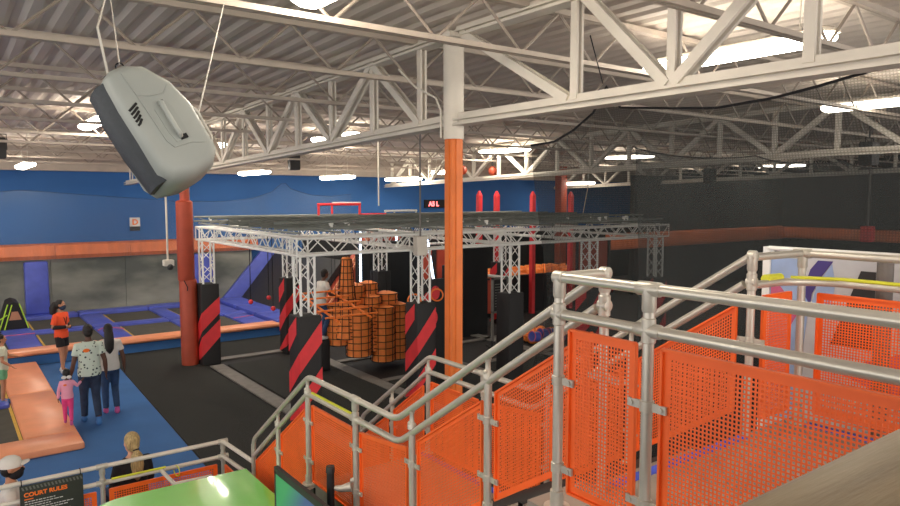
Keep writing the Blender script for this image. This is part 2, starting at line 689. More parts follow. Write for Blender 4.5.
t = thing('padded_post', 'red vinyl padded post standing left of the truss rig', 'post', (4.78, 17.2, 0))
MB().tube([(4.78, 17.2, 0), (4.78, 17.2, 5.6)], .115, 14).build('steel_post', M['redpad'], t)
MB().tube([(4.80, 17.2, .01), (4.80, 17.2, .2), (4.80, 17.2, 2.05), (4.80, 17.2, 2.1)], [.2, .205, .205, .19], 18).build('lower_pad', M['redpad'], t)
MB().tube([(4.765, 17.2, 2.08), (4.765, 17.2, 2.12), (4.765, 17.2, 3.98), (4.765, 17.2, 4.02)], [.18, .195, .195, .15], 18).build('upper_pad', M['redpad'], t)
mb = MB()
mb.tube([(4.66, 17.02, 2.1), (4.70, 17.0, 2.0), (4.73, 16.99, 1.93), (4.72, 16.99, 1.85)], .012, 6)
mb.build('lacing', M['cord'], t)
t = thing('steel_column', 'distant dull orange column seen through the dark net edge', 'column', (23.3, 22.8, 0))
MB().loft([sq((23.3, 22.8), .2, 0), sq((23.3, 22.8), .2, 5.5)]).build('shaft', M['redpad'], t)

# ------------------------------------------------------------------ ceiling lamps
def make_lamp(drop=.47):
    t = local_thing('high_bay_light', 'x', 'ceiling light', (0, 0, 0))
    mb = MB()
    prof = [(-.12, .02), (-.11, .06), (-.05, .085), (.05, .085), (.11, .06), (.12, .02)]
    rings = []
    for y, s in ((-1.18, .75), (-1.10, 1), (1.10, 1), (1.18, .75)):
        rings.append([(px * s, y, pz * s + .01) for px, pz in prof])
    mb.loft(rings)
    mb.build('housing', M['white_steel'], t)
    mb = MB()
    rings = []
    for y, s in ((-1.14, .7), (-1.08, 1), (1.08, 1), (1.14, .7)):
        rings.append([(px * s, y, pz * s) for px, pz in ((-.13, .03), (-.165, .0), (-.14, -.05), (-.06, -.085), (.06, -.085), (.14, -.05), (.165, .0), (.13, .03))])
    mb.loft(rings)
    mb.build('diffuser', M['lamp'], t)
    for y in (-.8, .8):
        MB().tube([(0, y, .07), (0, y, drop)], .008, 5).build('hanger', M['rope'], t)
    return t


lamp_spots = [
    (7.42, 4.60, 5.75, 'large bright ceiling light at top right, behind the near girder'),
    (2.50, 4.25, 5.72, 'glaring ceiling light at the top edge, left of the girder'),
    (12.95, 5.0, 5.7, 'bright ceiling light at the right edge above the dark net'),
    (2.65, 15.7, 5.62, 'bright ceiling light just behind the hanging grey loudspeaker'),
    (8.35, 16.3, 5.66, 'bright ceiling light behind the girder, left of the column'),
    (5.40, 17.45, 5.34, 'ceiling light peeking out beside the lower right of the hanging loudspeaker'),
    (14.67, 16.9, 5.6, 'bright ceiling light just right of the orange column'),
    (20.76, 16.9, 5.6, 'ceiling light seen through the net, nearest its left edge'),
    (26.5, 16.9, 5.6, 'ceiling light seen through the net, middle of three in a row'),
    (32.5, 17.3, 5.6, 'ceiling light seen through the net, far right of three in a row'),
    (-3.6, 5.4, 5.72, 'added ceiling light over the court left of the view, nearer of two'),  # unseen pair added to brighten the floor on the left
    (-3.6, 16.1, 5.6, 'added ceiling light over the court left of the view, farther of two'),
    (2.5, -2.4, 5.72, 'added ceiling light behind the viewer above the deck'),  # another unseen pair, added for more light from behind
    (8.0, -2.4, 5.72, 'added ceiling light behind and right of the viewer'),
    (1.99, 22.5, 4.98, 'small far ceiling light over the left trampolines'),
    (8.52, 22.5, 4.92, 'small far ceiling light above the peaked pale net'),
    (11.59, 22.5, 4.82, 'small far ceiling light above the red tube frame'),
    (14.41, 22.5, 4.80, 'small far ceiling light above the white tube frame'),
    (16.2, 22.0, 5.1, 'small far ceiling light just left of the orange column'),
    (23.9, 22.5, 4.75, 'small far ceiling light above the distant dull orange column'),
    (20.0, 5.3, 5.7, 'ceiling light deep behind the net at far right'),
]
lamp0, lamp_far = make_lamp(), make_lamp(.93)
n_near = n_far = 0
for x, y, z, lab in lamp_spots:
    if y > 21:
        o = lamp_far if n_far == 0 else dup(lamp_far, (x, y, z))
        n_far += 1
    else:
        o = lamp0 if n_near == 0 else dup(lamp0, (x, y, z))
        n_near += 1
    o.location = (x, y, z)
    tag(o, lab, group='ceiling lights')

# ------------------------------------------------------------------ deck and stairs
DZ, LZ = 2.55, 1.34          # deck and landing heights
mb = MB()
mb.box2((2.36, -1.5, DZ - .22), (4.78, 2.40, DZ))
mb.box2((2.36, 2.40, DZ - .22), (2.78, 2.52, DZ))
mb.box2((-2.5, -1.5, DZ - .22), (2.36, .55, DZ))
struct('floor_deck', mb, M['deck'])
mb = MB()
mb.box2((2.86, 2.34, DZ - .01), (4.12, 2.41, DZ + .005))
mb.box2((4.66, -1.5, DZ - .02), (4.74, 2.3, DZ + .006))
struct('trim_1', mb, M['strip'])


def stairs(label, y0, z0, n, rise, run, nosing):
    t = thing('stair_flight', label, 'stairs', (3.45, y0, 0))
    for k in range(n):
        z = z0 - rise * (k + 1)
        y = y0 + run * k
        b = MB().box2((2.82, y, z - .05), (4.08, y + run + .02, z)).build('tread', M['deck'], t, smooth=False)
        MB().box2((2.82, y + run - .02, z - .03), (4.08, y + run + .025, z + .004)).build('nosing', M['strip'] if nosing else M['dark'], b, smooth=False)
    for s, x in ((-1, 2.80), (1, 4.10)):
        mb = MB()
        a, b_ = V((x, y0 - .05, z0 - .1)), V((x, y0 + run * n, z0 - rise * n - .1))
        mb.prism([a + V((-.02, 0, .06)), b_ + V((-.02, 0, .06)), b_ + V((-.02, 0, -.2)), a + V((-.02, 0, -.2))], (.04, 0, 0))
        mb.build('stringer', M['dark'], t, smooth=False)
    return t


stairs('upper stair flight from the deck down to the landing', 2.42, DZ, 6, (DZ - LZ) / 7, .325, False)
t = thing('stair_landing', 'grey stair landing with blue edge strip between the two flights', 'landing', (3.45, 5.2, 0))
MB().box2((2.80, 4.38, LZ - .16), (4.12, 6.02, LZ)).build('platform', M['deck'], t, smooth=False)
MB().box2((4.04, 4.38, LZ), (4.11, 6.02, LZ + .008)).build('edge_strip', M['strip'], t, smooth=False)
mb = MB()
for x in (2.86, 4.06):
    for y in (4.46, 5.94):
        mb2 = MB().box2((x - .04, y - .04, 0), (x + .04, y + .04, LZ - .16))
        mb2.build('leg', M['dark'], t, smooth=False)
stairs('lower stair flight from the landing down to the floor', 6.02, LZ, 7, LZ / 8, .29, False)

# ------------------------------------------------------------------ railings with perforated panels
PR = .0255


def bend(pts, r=.07):
    """round the corners of a polyline"""
    pts = [V(p) for p in pts]
    out = [pts[0]]
    for a, b, c in zip(pts, pts[1:], pts[2:]):
        u, w = (a - b), (c - b)
        q = min(r, u.length * .45, w.length * .45)
        p0, p1 = b + u.normalized() * q, b + w.normalized() * q
        for k in range(5):
            s = k / 4
            out.append((1 - s) ** 2 * p0 + 2 * s * (1 - s) * b + s * s * p1)
    out.append(pts[-1])
    return out


def perf_panel(parent, O, U, H, pitch=.018, hole=None, border=.03, th=.004, name='mesh_panel'):
    """sheet punched with square holes; O lower corner, U along (may slope), H vertical height"""
    hole = pitch * .64
    O, U = V(O), V(U)
    W = V((0, 0, H))
    lu = U.length

    def marks(L):
        n = int((L - 2 * border) / pitch)
        b = (L - n * pitch + (pitch - hole)) / 2
        q = [0.0]
        for i in range(n):
            q += [b + i * pitch, b + i * pitch + hole]
        return q + [L]
    us, ws = marks(lu), marks(H)
    nu, nw = len(us), len(ws)
    d = U / lu
    nrm = d.cross(V((0, 0, 1))).normalized() * th
    vs = [O + d * a + V((0, 0, b)) for a in us for b in ws]
    N = len(vs)
    vs += [p + nrm for p in vs]
    fs = []
    hole_at = lambda i, j: i % 2 == 1 and j % 2 == 1 and 0 < i < nu - 2 + 1 and 0 < j < nw - 2 + 1 and i < nu - 1 and j < nw - 1
    for i in range(nu - 1):
        for j in range(nw - 1):
            a, b, c, e = i * nw + j, (i + 1) * nw + j, (i + 1) * nw + j + 1, i * nw + j + 1
            if hole_at(i, j):
                for p, q in ((a, b), (b, c), (c, e), (e, a)):
                    fs.append((q, p, p + N, q + N))
            else:
                fs.append((a, b, c, e))
                fs.append((e + N, c + N, b + N, a + N))
    mb = MB()
    mb.add(vs, fs)
    # folded rim that stiffens the sheet
    c4 = [O, O + U, O + U + W, O + W]
    for p, q in zip(c4, c4[1:] + c4[:1]):
        mb.bar(p - nrm, q - nrm, .012, .022, up=nrm)
    return mb.build(name, M['panel'], parent, smooth=False)


def fit(mb, c, axis, r=PR, L=.10):
    d = V(axis).normalized() * L / 2
    c = V(c)
    mb.tube([c - d, c - d * .92, c + d * .92, c + d], [r * 1.08, r * 1.24, r * 1.24, r * 1.08], 14)


def post(parent, x, y, z0, zt, clamps=(), along=(0, 1, 0), midz=None, swivel=False, sides=(-1, 1), base=True, stub=.12):
    """upright tube with its fittings: base flange, cross fitting at the rails, panel clips"""
    top = (midz if swivel else zt)
    p = MB().tube([(x, y, z0), (x, y, top)], PR, 14).build('post', M['alu'], parent)
    mb = MB()
    if base:
        mb.tube([(x, y, z0), (x, y, z0 + .012)], .065, 16)
        mb.tube([(x, y, z0 + .012), (x, y, z0 + .09)], PR * 1.35, 14)
        mb.build('base_flange', M['alu_fit'], p)
    mb = MB()
    if swivel:
        mb.tube([(x, y, midz + .02), (x, y, midz + .05), (x, y, midz + .075), (x, y, zt - .045), (x, y, zt - .02)], [.034, .034, .018, .016, .024], 12)
        mb.ball((x - .02, y, midz + .065), .017, 8, 6)
        mb.build('swivel_bracket', M['alu_fit'], p)
    else:
        mb.tube([(x, y, zt - .10), (x, y, zt - .09), (x, y, zt + .005)], [PR * 1.1, PR * 1.24, PR * 1.24], 14)
        fit(mb, (x, y, zt), along, L=stub)
        mb.build('tee_fitting', M['alu_fit'], p)
        if midz:
            mb = MB()
            fit(mb, (x, y, midz), (0, 0, 1), L=.11)
            fit(mb, (x, y, midz), along, L=stub + .01)
            mb.build('cross_fitting', M['alu_fit'], p)
    d = V(along).normalized()
    for zc in clamps:
        mb = MB()
        fit(mb, (x, y, zc), (0, 0, 1), L=.05)
        for s in sides:
            c = V((x, y, zc)) + d * s * .062
            mb.box(c - V((PR * 0.6, 0, 0)) * 0, (.012 if abs(d.y) > .5 else .075, .075 if abs(d.y) > .5 else .012, .036))
            n = d.cross(V((0, 0, 1)))
            mb.tube([c + d * s * .015 - n * .014, c + d * s * .015 + n * .014], .011, 8)
        mb.build('panel_clip', M['alu_fit'], p)
    return p


RZ = 3.71
# --- near guard rail on the deck
t = thing('guard_rail', 'thick aluminium guard rail nearest the viewer with orange mesh panels', 'railing', (2.42, 1.0, DZ))
MB().tube([(2.42, -1.2, RZ), (2.42, 2.37, RZ)], PR, 16).build('top_rail', M['alu'], t)
MB().tube([(2.42, -1.2, RZ - .18), (2.42, 2.37, RZ - .18)], PR, 16).build('mid_rail', M['alu'], t)
for y in (2.37, 1.84, -.7):
    post(t, 2.42, y, DZ, RZ, (3.20, 2.76), midz=RZ - .18, sides=(-1,) if y == 2.37 else (-1, 1), stub=.06 if y == 2.37 else .12)
perf_panel(t, (2.43, 1.91, DZ + .10), (0, .39, 0), .81)
perf_panel(t, (2.43, -.62, DZ + .10), (0, 2.39, 0), .81)
for z in (RZ,):
    mb = MB()
    mb.tube(bend([(2.42, 2.37, z), (2.75, 2.37, z), (2.75, 2.37, z - .3)], .06), PR, 14)
    mb.build('corner_rail', M['alu'], t)

# --- stair hand rails
SL = .652


def stair_rail(X, label, extra_top=True, near=True):
    t = thing('stair_railing', label, 'railing', (X, 5.0, 0))
    y1, y2, y3 = 4.40, 5.97, 7.46
    zl = 2.40
    ztop = RZ if near else RZ + .02
    zb = zl - .70 * (y3 - y2)
    top = [(X, 2.37, ztop), (X, y1, zl), (X, y2, zl), (X, y3, zb), (X, y3 + (.0 if near else .02), zb - .22)]
    MB().tube(bend(top, .09), PR, 14).build('top_rail', M['alu'], t)
    dm = .17
    mid = [(X, 2.42, ztop - dm - .02), (X, y1 - .03, zl - dm), (X, y2 + .03, zl - dm), (X, y3, zb - dm - .02)]
    MB().tube(bend(mid, .09), PR, 14).build('mid_rail', M['alu'], t)
    zof = lambda y: ztop + (zl - ztop) * (y - 2.37) / (y1 - 2.37) if y < y1 else (zl if y < y2 else zl + (zb - zl) * (y - y2) / (y3 - y2))
    ys = [2.37, 3.31, 4.19, 5.06, 6.0, 6.74]
    for y in ys:
        zt = zof(y)
        z0 = DZ - .2 if y < 2.4 else (LZ if y2 >= y >= y1 else max(0, zt - 1.05))
        if y == 4.19:
            z0 = LZ
        if y == 6.0:
            z0 = LZ
        sw = y not in (2.37, 5.06)
        post(t, X, y, z0, zt, (zt - .42, zt - .80) if y > 2.4 else (zt - .55,), midz=zt - dm, swivel=sw, base=True, stub=.05 if y == 2.37 else .12)
    xo = X + (.012 if near else -.012)
    pit = .021
    spans = [(2.46, 3.24), (3.38, 4.12), (4.27, 4.99), (5.13, 5.92), (6.07, 6.67), (6.81, 7.40)]
    for a, b in spans:
        za, zc = zof(a), zof(b)
        h = .70 if a < 4.2 else (.74 if a < 6 else .72)
        perf_panel(t, (xo, a, za - .27 - h), (0, b - a, zc - za), h, pitch=pit)
    return t


tr = stair_rail(2.75, 'near stair hand railing stepping down past the landing with orange mesh')
# lower end returns down to the floor level rail
MB().tube([(2.75, 7.47, 0), (2.75, 7.47, 1.3)], PR, 14).build('post', M['alu'], tr)
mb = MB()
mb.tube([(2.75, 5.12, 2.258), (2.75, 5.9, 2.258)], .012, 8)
mb.build('yellow_glint', M['glint_tag'], tr)  # yellow light caught on the landing pipe, built as a strip
tf = stair_rail(4.15, 'far stair hand railing across the steps from the near one', near=False)

# --- far guard rail of the deck
t = thing('guard_rail', 'aluminium guard rail on the far side of the deck before the mural', 'railing', (4.69, 1.0, DZ))
zf = 3.72
MB().tube([(4.69, -1.2, zf), (4.69, 2.32, zf)], PR, 14).build('top_rail', M['alu'], t)
mb = MB()
mb.tube(bend([(4.69, 2.32, zf), (4.45, 2.34, zf), (4.17, 2.36, zf)], .06), PR, 14)
mb.build('corner_rail', M['alu'], t)
mb = MB()
mb.tube(bend([(4.69, -1.2, zf - .18), (4.69, 2.1, zf - .18), (4.5, 2.34, zf - .18), (4.17, 2.36, zf - .18)], .1), PR, 14)
mb.build('mid_rail', M['alu'], t)
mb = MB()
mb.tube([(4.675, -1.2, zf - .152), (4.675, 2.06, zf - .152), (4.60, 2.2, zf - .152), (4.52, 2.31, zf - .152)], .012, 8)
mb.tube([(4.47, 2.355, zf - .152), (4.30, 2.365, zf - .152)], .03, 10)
mb.build('yellow_glint', M['glint_tag'], t)  # strip and sleeve stand for a yellow reflection on the mid rail
post(t, 4.69, 2.32, DZ, zf, (), midz=None, sides=(-1,))
post(t, 4.69, .2, DZ, zf, (), midz=zf - .18)
perf_panel(t, (4.68, .3, DZ + .10), (0, 1.9, 0), .81)
perf_panel(t, (4.27, 2.35, DZ + .10), (.34, 0, 0), .81)

# --- floor level rail at the bottom left, along X and back to the stair
t = thing('guard_rail', 'white painted guard rail at lower left carrying the court rules board', 'railing', (0, 8.3, 0))
zf = 1.10
MB().tube(bend([(-3, 8.33, zf), (2.68, 8.33, zf), (2.74, 7.48, zf)], .05), PR, 12).build('top_rail', M['white_steel'], t)
MB().tube(bend([(-3, 8.33, zf - .19), (2.68, 8.33, zf - .19), (2.74, 7.48, zf - .19)], .05), PR, 12).build('mid_rail', M['white_steel'], t)
for x in (2.68, 1.33, -.02, -1.4):
    post(t, x, 8.33, 0, zf, (), along=(1, 0, 0), midz=zf - .19)
for a, b in ((1.40, 2.6), (.06, 1.26), (-1.32, -.1)):
    perf_panel(t, (a, 8.33, .12), (b - a, 0, 0), .70, pitch=.026)
perf_panel(t, (2.68, 8.26, .12), (0, -.7, 0), .70, pitch=.026)
MB().tube([(1.42, 8.31, zf - .158), (2.0, 8.31, zf - .158)], .013, 8).build('yellow_glint', M['glint_tag'], t)  # painted yellow reflection along the lower pipe
MB().tube(bend([(1.95, 8.33, zf - .19), (1.95, 7.75, zf - .16), (2.35, 7.72, zf - .16)], .03), .022, 10).build('gate_stop', M['white_steel'], t)
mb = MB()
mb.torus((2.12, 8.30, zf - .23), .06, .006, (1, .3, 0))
mb.build('yellow_tag', M['glint_tag'], t)

# ------------------------------------------------------------------ near half wall with brown ledge
struct('wall_near', MB().box2((.3, .38, DZ), (2.3, .52, 3.51)), M['dark'])
t = thing('ledge', 'brown wood-look counter ledge in the near right corner', 'ledge', (1.3, .3, 3.51))
MB().rbox((.3, .02, 3.505), (2.34, .66, 3.55), .012).build('top', M['wood'], t)

# ------------------------------------------------------------------ court rules board
t = thing('notice_board', 'charcoal court rules board hanging on the white guard rail', 'sign', (.84, 8.28, .4))
yb = 8.285
MB().box2((.54, yb - .012, .30), (1.13, yb, 1.085)).build('board', M['sign'], t, smooth=False)
mb = MB()
for k in range(17):
    x = .555 + k * .034
    mb.prism([(x, yb - .016, 1.07), (x + .017, yb - .016, 1.07), (x + .028, yb - .016, 1.035), (x + .011, yb - .016, 1.035)], (0, .003, 0))
mb.build('hazard_border', M['signgrey'], t, smooth=False)
lettering('COURT RULES', 'heading', t, M['oprint'], .062, (.575, yb - .014, .962), (1, 0, 0), (0, 0, 1), .002, .0022)
MB().box2((.578, yb - .016, .93), (.66, yb - .013, .941)).build('subheading', M['oprint'], t, smooth=False)
mb = MB()
for k in range(9):
    z = .905 - k * .026
    L = [.28, .36, .22, .44, .40, .3, .42, .25, .38][k]
    x = .58
    while x < .58 + L:
        w = random.uniform(.015, .045)
        mb.box2((x, yb - .015, z), (x + w, yb - .013, z + .008))
        x += w + .008
mb.build('small_print', M['white'], t, smooth=False)
mb = MB()
for x in (.56, 1.11):
    mb.torus((x, 8.32, 1.095), .04, .005, (1, 0, 0))
mb.build('cable_tie', M['cord'], t)

# ------------------------------------------------------------------ green counter, display and pole
t = thing('reception_counter', 'glossy green topped counter below the stair rail', 'counter', (1.6, 6.2, 0))


def counter_outline(z, ins=0.0):
    q = [(2.33 - ins, 4.2), (2.33 - ins, 5.93), (2.60 - ins, 5.93), (2.60 - ins, 7.30 - ins)]
    cx, cy, rx, ry = 1.40, 6.75, .55 - ins, .58 - ins
    for k in range(13):
        a = math.radians(90 + 7.5 * k)
        q.append((cx + rx * math.cos(a), cy + ry * math.sin(a)))
    q += [(.85 + ins, 5.4), (1.0 + ins, 4.2)]
    return [(x, y, z) for x, y in q]


MB().loft([counter_outline(1.06), counter_outline(1.105, 0.0), counter_outline(1.112, .012)], 0).build('counter_top', M['green'], t, angle=20)
MB().loft([counter_outline(0, .12), counter_outline(1.06, .12)]).build('counter_body', M['greenside'], t)

t = thing('display_stand', 'tilted display with green to blue print in a dark frame', 'display', (2.42, 5.3, 0))
MB().box2((2.36, 4.3, .75), (2.375, 5.86, 1.58)).build('printed_panel', M['screen'], t, smooth=False)
mb = MB()
for a, b in (((2.36, 4.25, 1.58), (2.40, 5.90, 1.64)), ((2.36, 5.86, .7), (2.40, 5.90, 1.6)), ((2.36, 4.25, .7), (2.40, 4.30, 1.6)), ((2.36, 4.25, .69), (2.40, 5.9, .75))):
    mb.box2(a, b)
mb.build('frame', M['dark'], t, smooth=False)
mb = MB()
for k in range(5):
    mb.prism([(2.355, 5.3 - k * .13, 1.46), (2.355, 5.15 - k * .13, 1.42), (2.355, 5.15 - k * .13, 1.405), (2.355, 5.3 - k * .13, 1.445)], (.004, 0, 0))
mb.build('print_lines', M['purple'], t, smooth=False)
for y in (4.5, 5.7):
    MB().tube([(2.385, y, 1.105), (2.385, y, .72)], .02, 10).build('leg', M['dark'], t)

t = thing('black_pole', 'short black pole clamped beside the landing railing', 'pole', (2.58, 5.2, 0))
MB().tube([(2.58, 5.2, 0), (2.58, 5.2, 1.80)], .032, 16).build('shaft', M['black'], t)
MB().tube([(2.58, 5.2, 1.76), (2.58, 5.2, 1.80), (2.58, 5.2, 1.815)], [.037, .037, .034], 16).build('cap', M['dark'], t)
mb = MB()
mb.tube([(2.61, 5.18, 1.62), (2.65, 5.14, 1.62), (2.72, 5.08, 1.64)], [.02, .03, .045], 12)
mb.ball((2.72, 5.07, 1.70), .022, 8, 6)
mb.build('clamp_bracket', M['alu_fit'], t)

# ------------------------------------------------------------------ hanging loudspeaker
def loudspeaker():
    C = V((.770, 3.22, 4.385))
    fwd = V((.593, .801, -.081)).normalized()
    right = V((.8037, -.595, 0)).normalized()
    upv = right.cross(fwd).normalized()
    down = (right * .50 - upv * .84 + fwd * .10).normalized()
    front = (-right * .74 - upv * .40 - fwd * .74)
    front = (front - down * front.dot(down)).normalized()
    side = front.cross(down)
    if side.dot(fwd) > 0:
        side = -side
    t = thing('loudspeaker', 'large grey loudspeaker hanging tilted from the roof at upper left', 'loudspeaker', tuple(C))

    def P(x, y, z):          # x to the front grille, y to the viewer's side, z up the cabinet
        return C + front * x + side * y - down * z

    prof = [(.115, .235), (.13, .10), (.13, -.20), (.10, -.255), (.0, -.275), (-.10, -.262), (-.155, -.20), (-.165, .02), (-.13, .15), (-.06, .245), (.02, .27), (.085, .262)]

    def ring(y, s, dx=0):
        return [P(px * s + dx, y, pz * s) for px, pz in prof]
    mb = MB()
    mb.loft([ring(-.15, .80), ring(-.145, .90), ring(-.12, .98), ring(-.06, 1), ring(.06, 1), ring(.12, .98), ring(.145, .90), ring(.152, .80)])
    mb.build('cabinet', M['spk'], t, angle=50)
    mb = MB()
    gr = []
    for z in (-.235, -.20, -.05, .10, .20, .232):
        w = .112 if abs(z + .02) < .2 else .095
        gr.append([P(.105, -w, z), P(.142 + (.012 if abs(z) < .19 else 0), -w * .6, z), P(.147 + (.016 if abs(z) < .19 else 0), 0, z), P(.142 + (.012 if abs(z) < .19 else 0), w * .6, z), P(.105, w, z)])
    mb.loft(gr)
    mb.build('grille', M['grille'], t)
    # side handle: recess, bar
    mb = MB()
    mb.loft([[P(-.005 + a, .1525, -.09 + b) for a, b in ((-.055, -.03), (.012, -.03), (.022, .02), (.022, .13), (.0, .15), (-.045, .15), (-.055, .12))],
             [P(-.005 + a, .156, -.09 + b) for a, b in ((-.055, -.03), (.012, -.03), (.022, .02), (.022, .13), (.0, .15), (-.045, .15), (-.055, .12))]])
    mb.build('handle_recess', M['spk'], t)
    mb = MB()
    mb.tube([P(-.02, .150, .062), P(-.015, .178, .052), P(-.010, .182, .03), P(-.008, .182, -.07), P(-.012, .178, -.095), P(-.02, .150, -.105)], .011, 10)
    h = mb.build('handle', M['spk'], t)
    mb = MB()
    mb.box(P(-.022, .158, .056), (.02, .02, .02), R=Matrix((front, side, -down)).transposed())
    mb.box(P(-.03, .158, -.108), (.03, .015, .02), R=Matrix((front, side, -down)).transposed())
    mb.build('handle_socket', M['slot'], h, smooth=False)
    mb = MB()
    for k in range(5):
        zc = .075 - k * .017
        x0 = .070 + .004 * k
        mb.tube([P(x0 + .0, .1535, zc + .014), P(x0 + .033 - k * .004, .1525, zc - .002), P(x0 + .043 - k * .004, .148, zc - .006)], .0052, 6)
    mb.build('port_vent', M['slot'], t)
    mb = MB()
    mb.tube([P(.055, .153, .225), P(.050, .155, .12), P(.045, .156, -.10), P(.03, .157, -.135), P(-.05, .155, -.14), P(-.12, .149, -.165)], .003, 6)
    mb.tube([P(.05, .153, .12), P(.00, .156, .10), P(-.06, .154, .095), P(-.10, .149, .13)], .003, 6)
    mb.build('trim_line', M['spk'], t)
    e1, e2 = P(.03, -.03, .285), P(.0, .06, .288)
    for e in (e1, e2):
        mb = MB()
        mb.torus(e, .016, .0035, side + front * .4, 16, 6)
        mb.tube([e + down * .015, e + down * .035], .005, 6)
        mb.build('eyebolt', M['cord'], t)
    mb = MB()
    mb.torus(P(-.165, .06, -.06), .011, .0025, side, 12, 6)
    mb.build('rear_ring', M['rope'], t)
    MB().tube([P(-.12, .10, -.22), P(-.175, .10, -.14), P(-.17, .12, -.02), P(-.15, .13, .02)], .006, 8).build('rear_cable', M['rope'], t)
    tip = P(.01, 0, .30)
    e3 = P(-.165, .06, -.05)
    r = MB().tube([e1 + V((0, 0, .012)), e1 + V((-.03, .03, .22)), V((1.05, 5.5, 5.6))], .0055, 6)
    r.tube([e2 + V((0, 0, .012)), V((1.05, 5.5, 5.6))], .003, 6)
    r.build('suspension_cable', M['rope'], t)
    MB().tube([e3, V((1.86, 5.46, 5.6))], .004, 6).build('suspension_cable', M['rope'], t)


loudspeaker()

# ------------------------------------------------------------------ nets
def add_uv(o, coords):
    uv = o.data.uv_layers.new(name='UVMap')
    for lp in o.data.loops:
        uv.data[lp.index].uv = coords[lp.vertex_index]


def net_sheet(parent_name, label, fn, nu, nv, m, cat='net', group=None, rope=None):
    """fn(s,t) -> world point of the hanging cloth"""
    t_ = thing(parent_name, label, cat, tuple(fn(.5, 0)), group)
    vs, uvs = [], []
    for i in range(nu + 1):
        for j in range(nv + 1):
            p = V(fn(i / nu, j / nv))
            vs.append(p)
            uvs.append((p.x + p.y, p.z))
    fs = [(i * (nv + 1) + j, (i + 1) * (nv + 1) + j, (i + 1) * (nv + 1) + j + 1, i * (nv + 1) + j + 1) for i in range(nu) for j in range(nv)]
    mb = MB()
    mb.add(vs, fs)
    o = mb.build('netting', m, t_)
    uv = o.data.uv_layers.new(name='UVMap')
    for lp in o.data.loops:
        a = uvs[lp.vertex_index]
        uv.data[lp.index].uv = (a[1], a[0])
    # wave bands read Y and Z of the UV vector, so shift the axes
    mb = MB()
    mb.tube([fn(i / nu, 1) for i in range(nu + 1)], rope or .012, 6)
    mb.build('edge_rope', M['cord'], t_)
    return t_


def interp(tab, x):
    for (a, b), (c, d) in zip(tab, tab[1:]):
        if a <= x <= c:
            return b + (d - b) * (x - a) / (c - a)
    return tab[0][1] if x < tab[0][0] else tab[-1][1]


TOP = [(-2.0, 5.1), (2.24, 5.0), (2.6, 4.93), (2.95, 4.88), (3.46, 4.86), (4.0, 4.92), (4.25, 4.95), (4.6, 4.99), (4.77, 5.22), (4.93, 4.97), (5.2, 4.80), (5.45, 4.70), (5.78, 4.68), (6.2, 4.7)]
LEFT = [(0, 6.3), (1.2, 6.05), (2.2, 5.78), (2.7, 5.62), (3.3, 5.60), (4.0, 5.66), (4.4, 5.74), (4.7, 5.78), (5.2, 5.8)]


def near_net(s, t):
    z0 = 0.02
    ymax = interp(LEFT, t * 4.7)
    y = -1.8 + s * (ymax + 1.8)
    zt = interp(TOP, y)
    z = z0 + t * (zt - z0)
    return (5.45 + .06 * math.sin(y * 2.1 + z) + .03 * math.sin(z * 3 + y), y, z)


net_sheet('safety_net', 'dark safety net hanging under the girder right of the stairs', near_net, 90, 24, M['net'])


def far_net(s, t):
    x = 9.0 + s * 14
    zt = 4.78 - .10 * abs(math.sin(s * math.pi * 4)) + .1
    z = .02 + t * (zt - .02)
    return (x, 7.15 + .09 * math.sin(x * 1.7 + z * .8), z)


net_sheet('safety_net', 'darker second net farther off, its straight edge left of the rig end', far_net, 60, 12, M['net2'])

PK = [(-8, 4.3), (-3, 3.9), (2, 4.3), (6.5, 3.95), (8.0, 3.95), (9.0, 4.05), (9.8, 4.3), (10.25, 4.68), (10.5, 4.40), (11.2, 4.18), (12, 4.12), (12.8, 4.2), (16, 4.25)]


def peak_net(s, t):
    x = -8 + s * 21
    zt = interp(PK, x)
    z = 2.2 + t * (zt - 2.2)
    return (x, 24.0 + .1 * math.sin(x * 2), z)


net_sheet('safety_net', 'thin pale net with one pointed peak before the blue wall', peak_net, 110, 8, M['net3'], rope=.006)

# ------------------------------------------------------------------ truss rig
RG = thing('truss_rig', 'silver box-truss obstacle rig standing on striped pedestals', 'truss rig', (10, 14, 0))


def box_truss(name, a, b, w=.30, cr=.026, lr=.012, step=.32):
    a, b = V(a), V(b)
    d = (b - a)
    L = d.length
    d = d / L
    up = V((0, 0, 1)) if abs(d.z) < .9 else V((1, 0, 0))
    x = d.cross(up).normalized()
    y = x.cross(d).normalized()
    cs = [x * sx * w / 2 + y * sy * w / 2 for sx, sy in ((-1, -1), (1, -1), (1, 1), (-1, 1))]
    p = MB()
    for c in cs:
        p.tube([a + c, b + c], cr, 8)
    p = p.build(name, M['truss'], RG)
    q = MB()
    n = max(2, round(L / step))
    for f in range(4):
        c0, c1 = cs[f], cs[(f + 1) % 4]
        for k in range(n):
            p0, p1 = a + d * (L * k / n), a + d * (L * (k + 1) / n)
            u, v = (c0, c1) if k % 2 == 0 else (c1, c0)
            q.tube([p0 + u, p1 + v], lr, 5)
        for e in (a, b):
            q.tube([e + c0, e + c1], lr * 1.4, 6)
    q.build('lattice', M['truss'], p)
    return p


XS, YF, YR = [5.2, 7.7, 10.1, 12.65, 15.2], 11.4, 17.0
ZT = 3.22
box_truss('beam', (5.0, YF, ZT), (15.55, YF, ZT))
box_truss('beam', (5.0, YR, ZT), (15.55, YR, ZT))
for x in XS:
    box_truss('beam', (x, YF + .16, ZT), (x, YR - .16, ZT))
towers = [(x, YF) for x in XS] + [(x, YR) for x in (5.2, 7.35, 10.1, 12.65, 14.6)]
for x, y in towers:
    box_truss('tower', (x, y, 1.98), (x, y, ZT - .17), w=.27, cr=.024, lr=.010, step=.29)
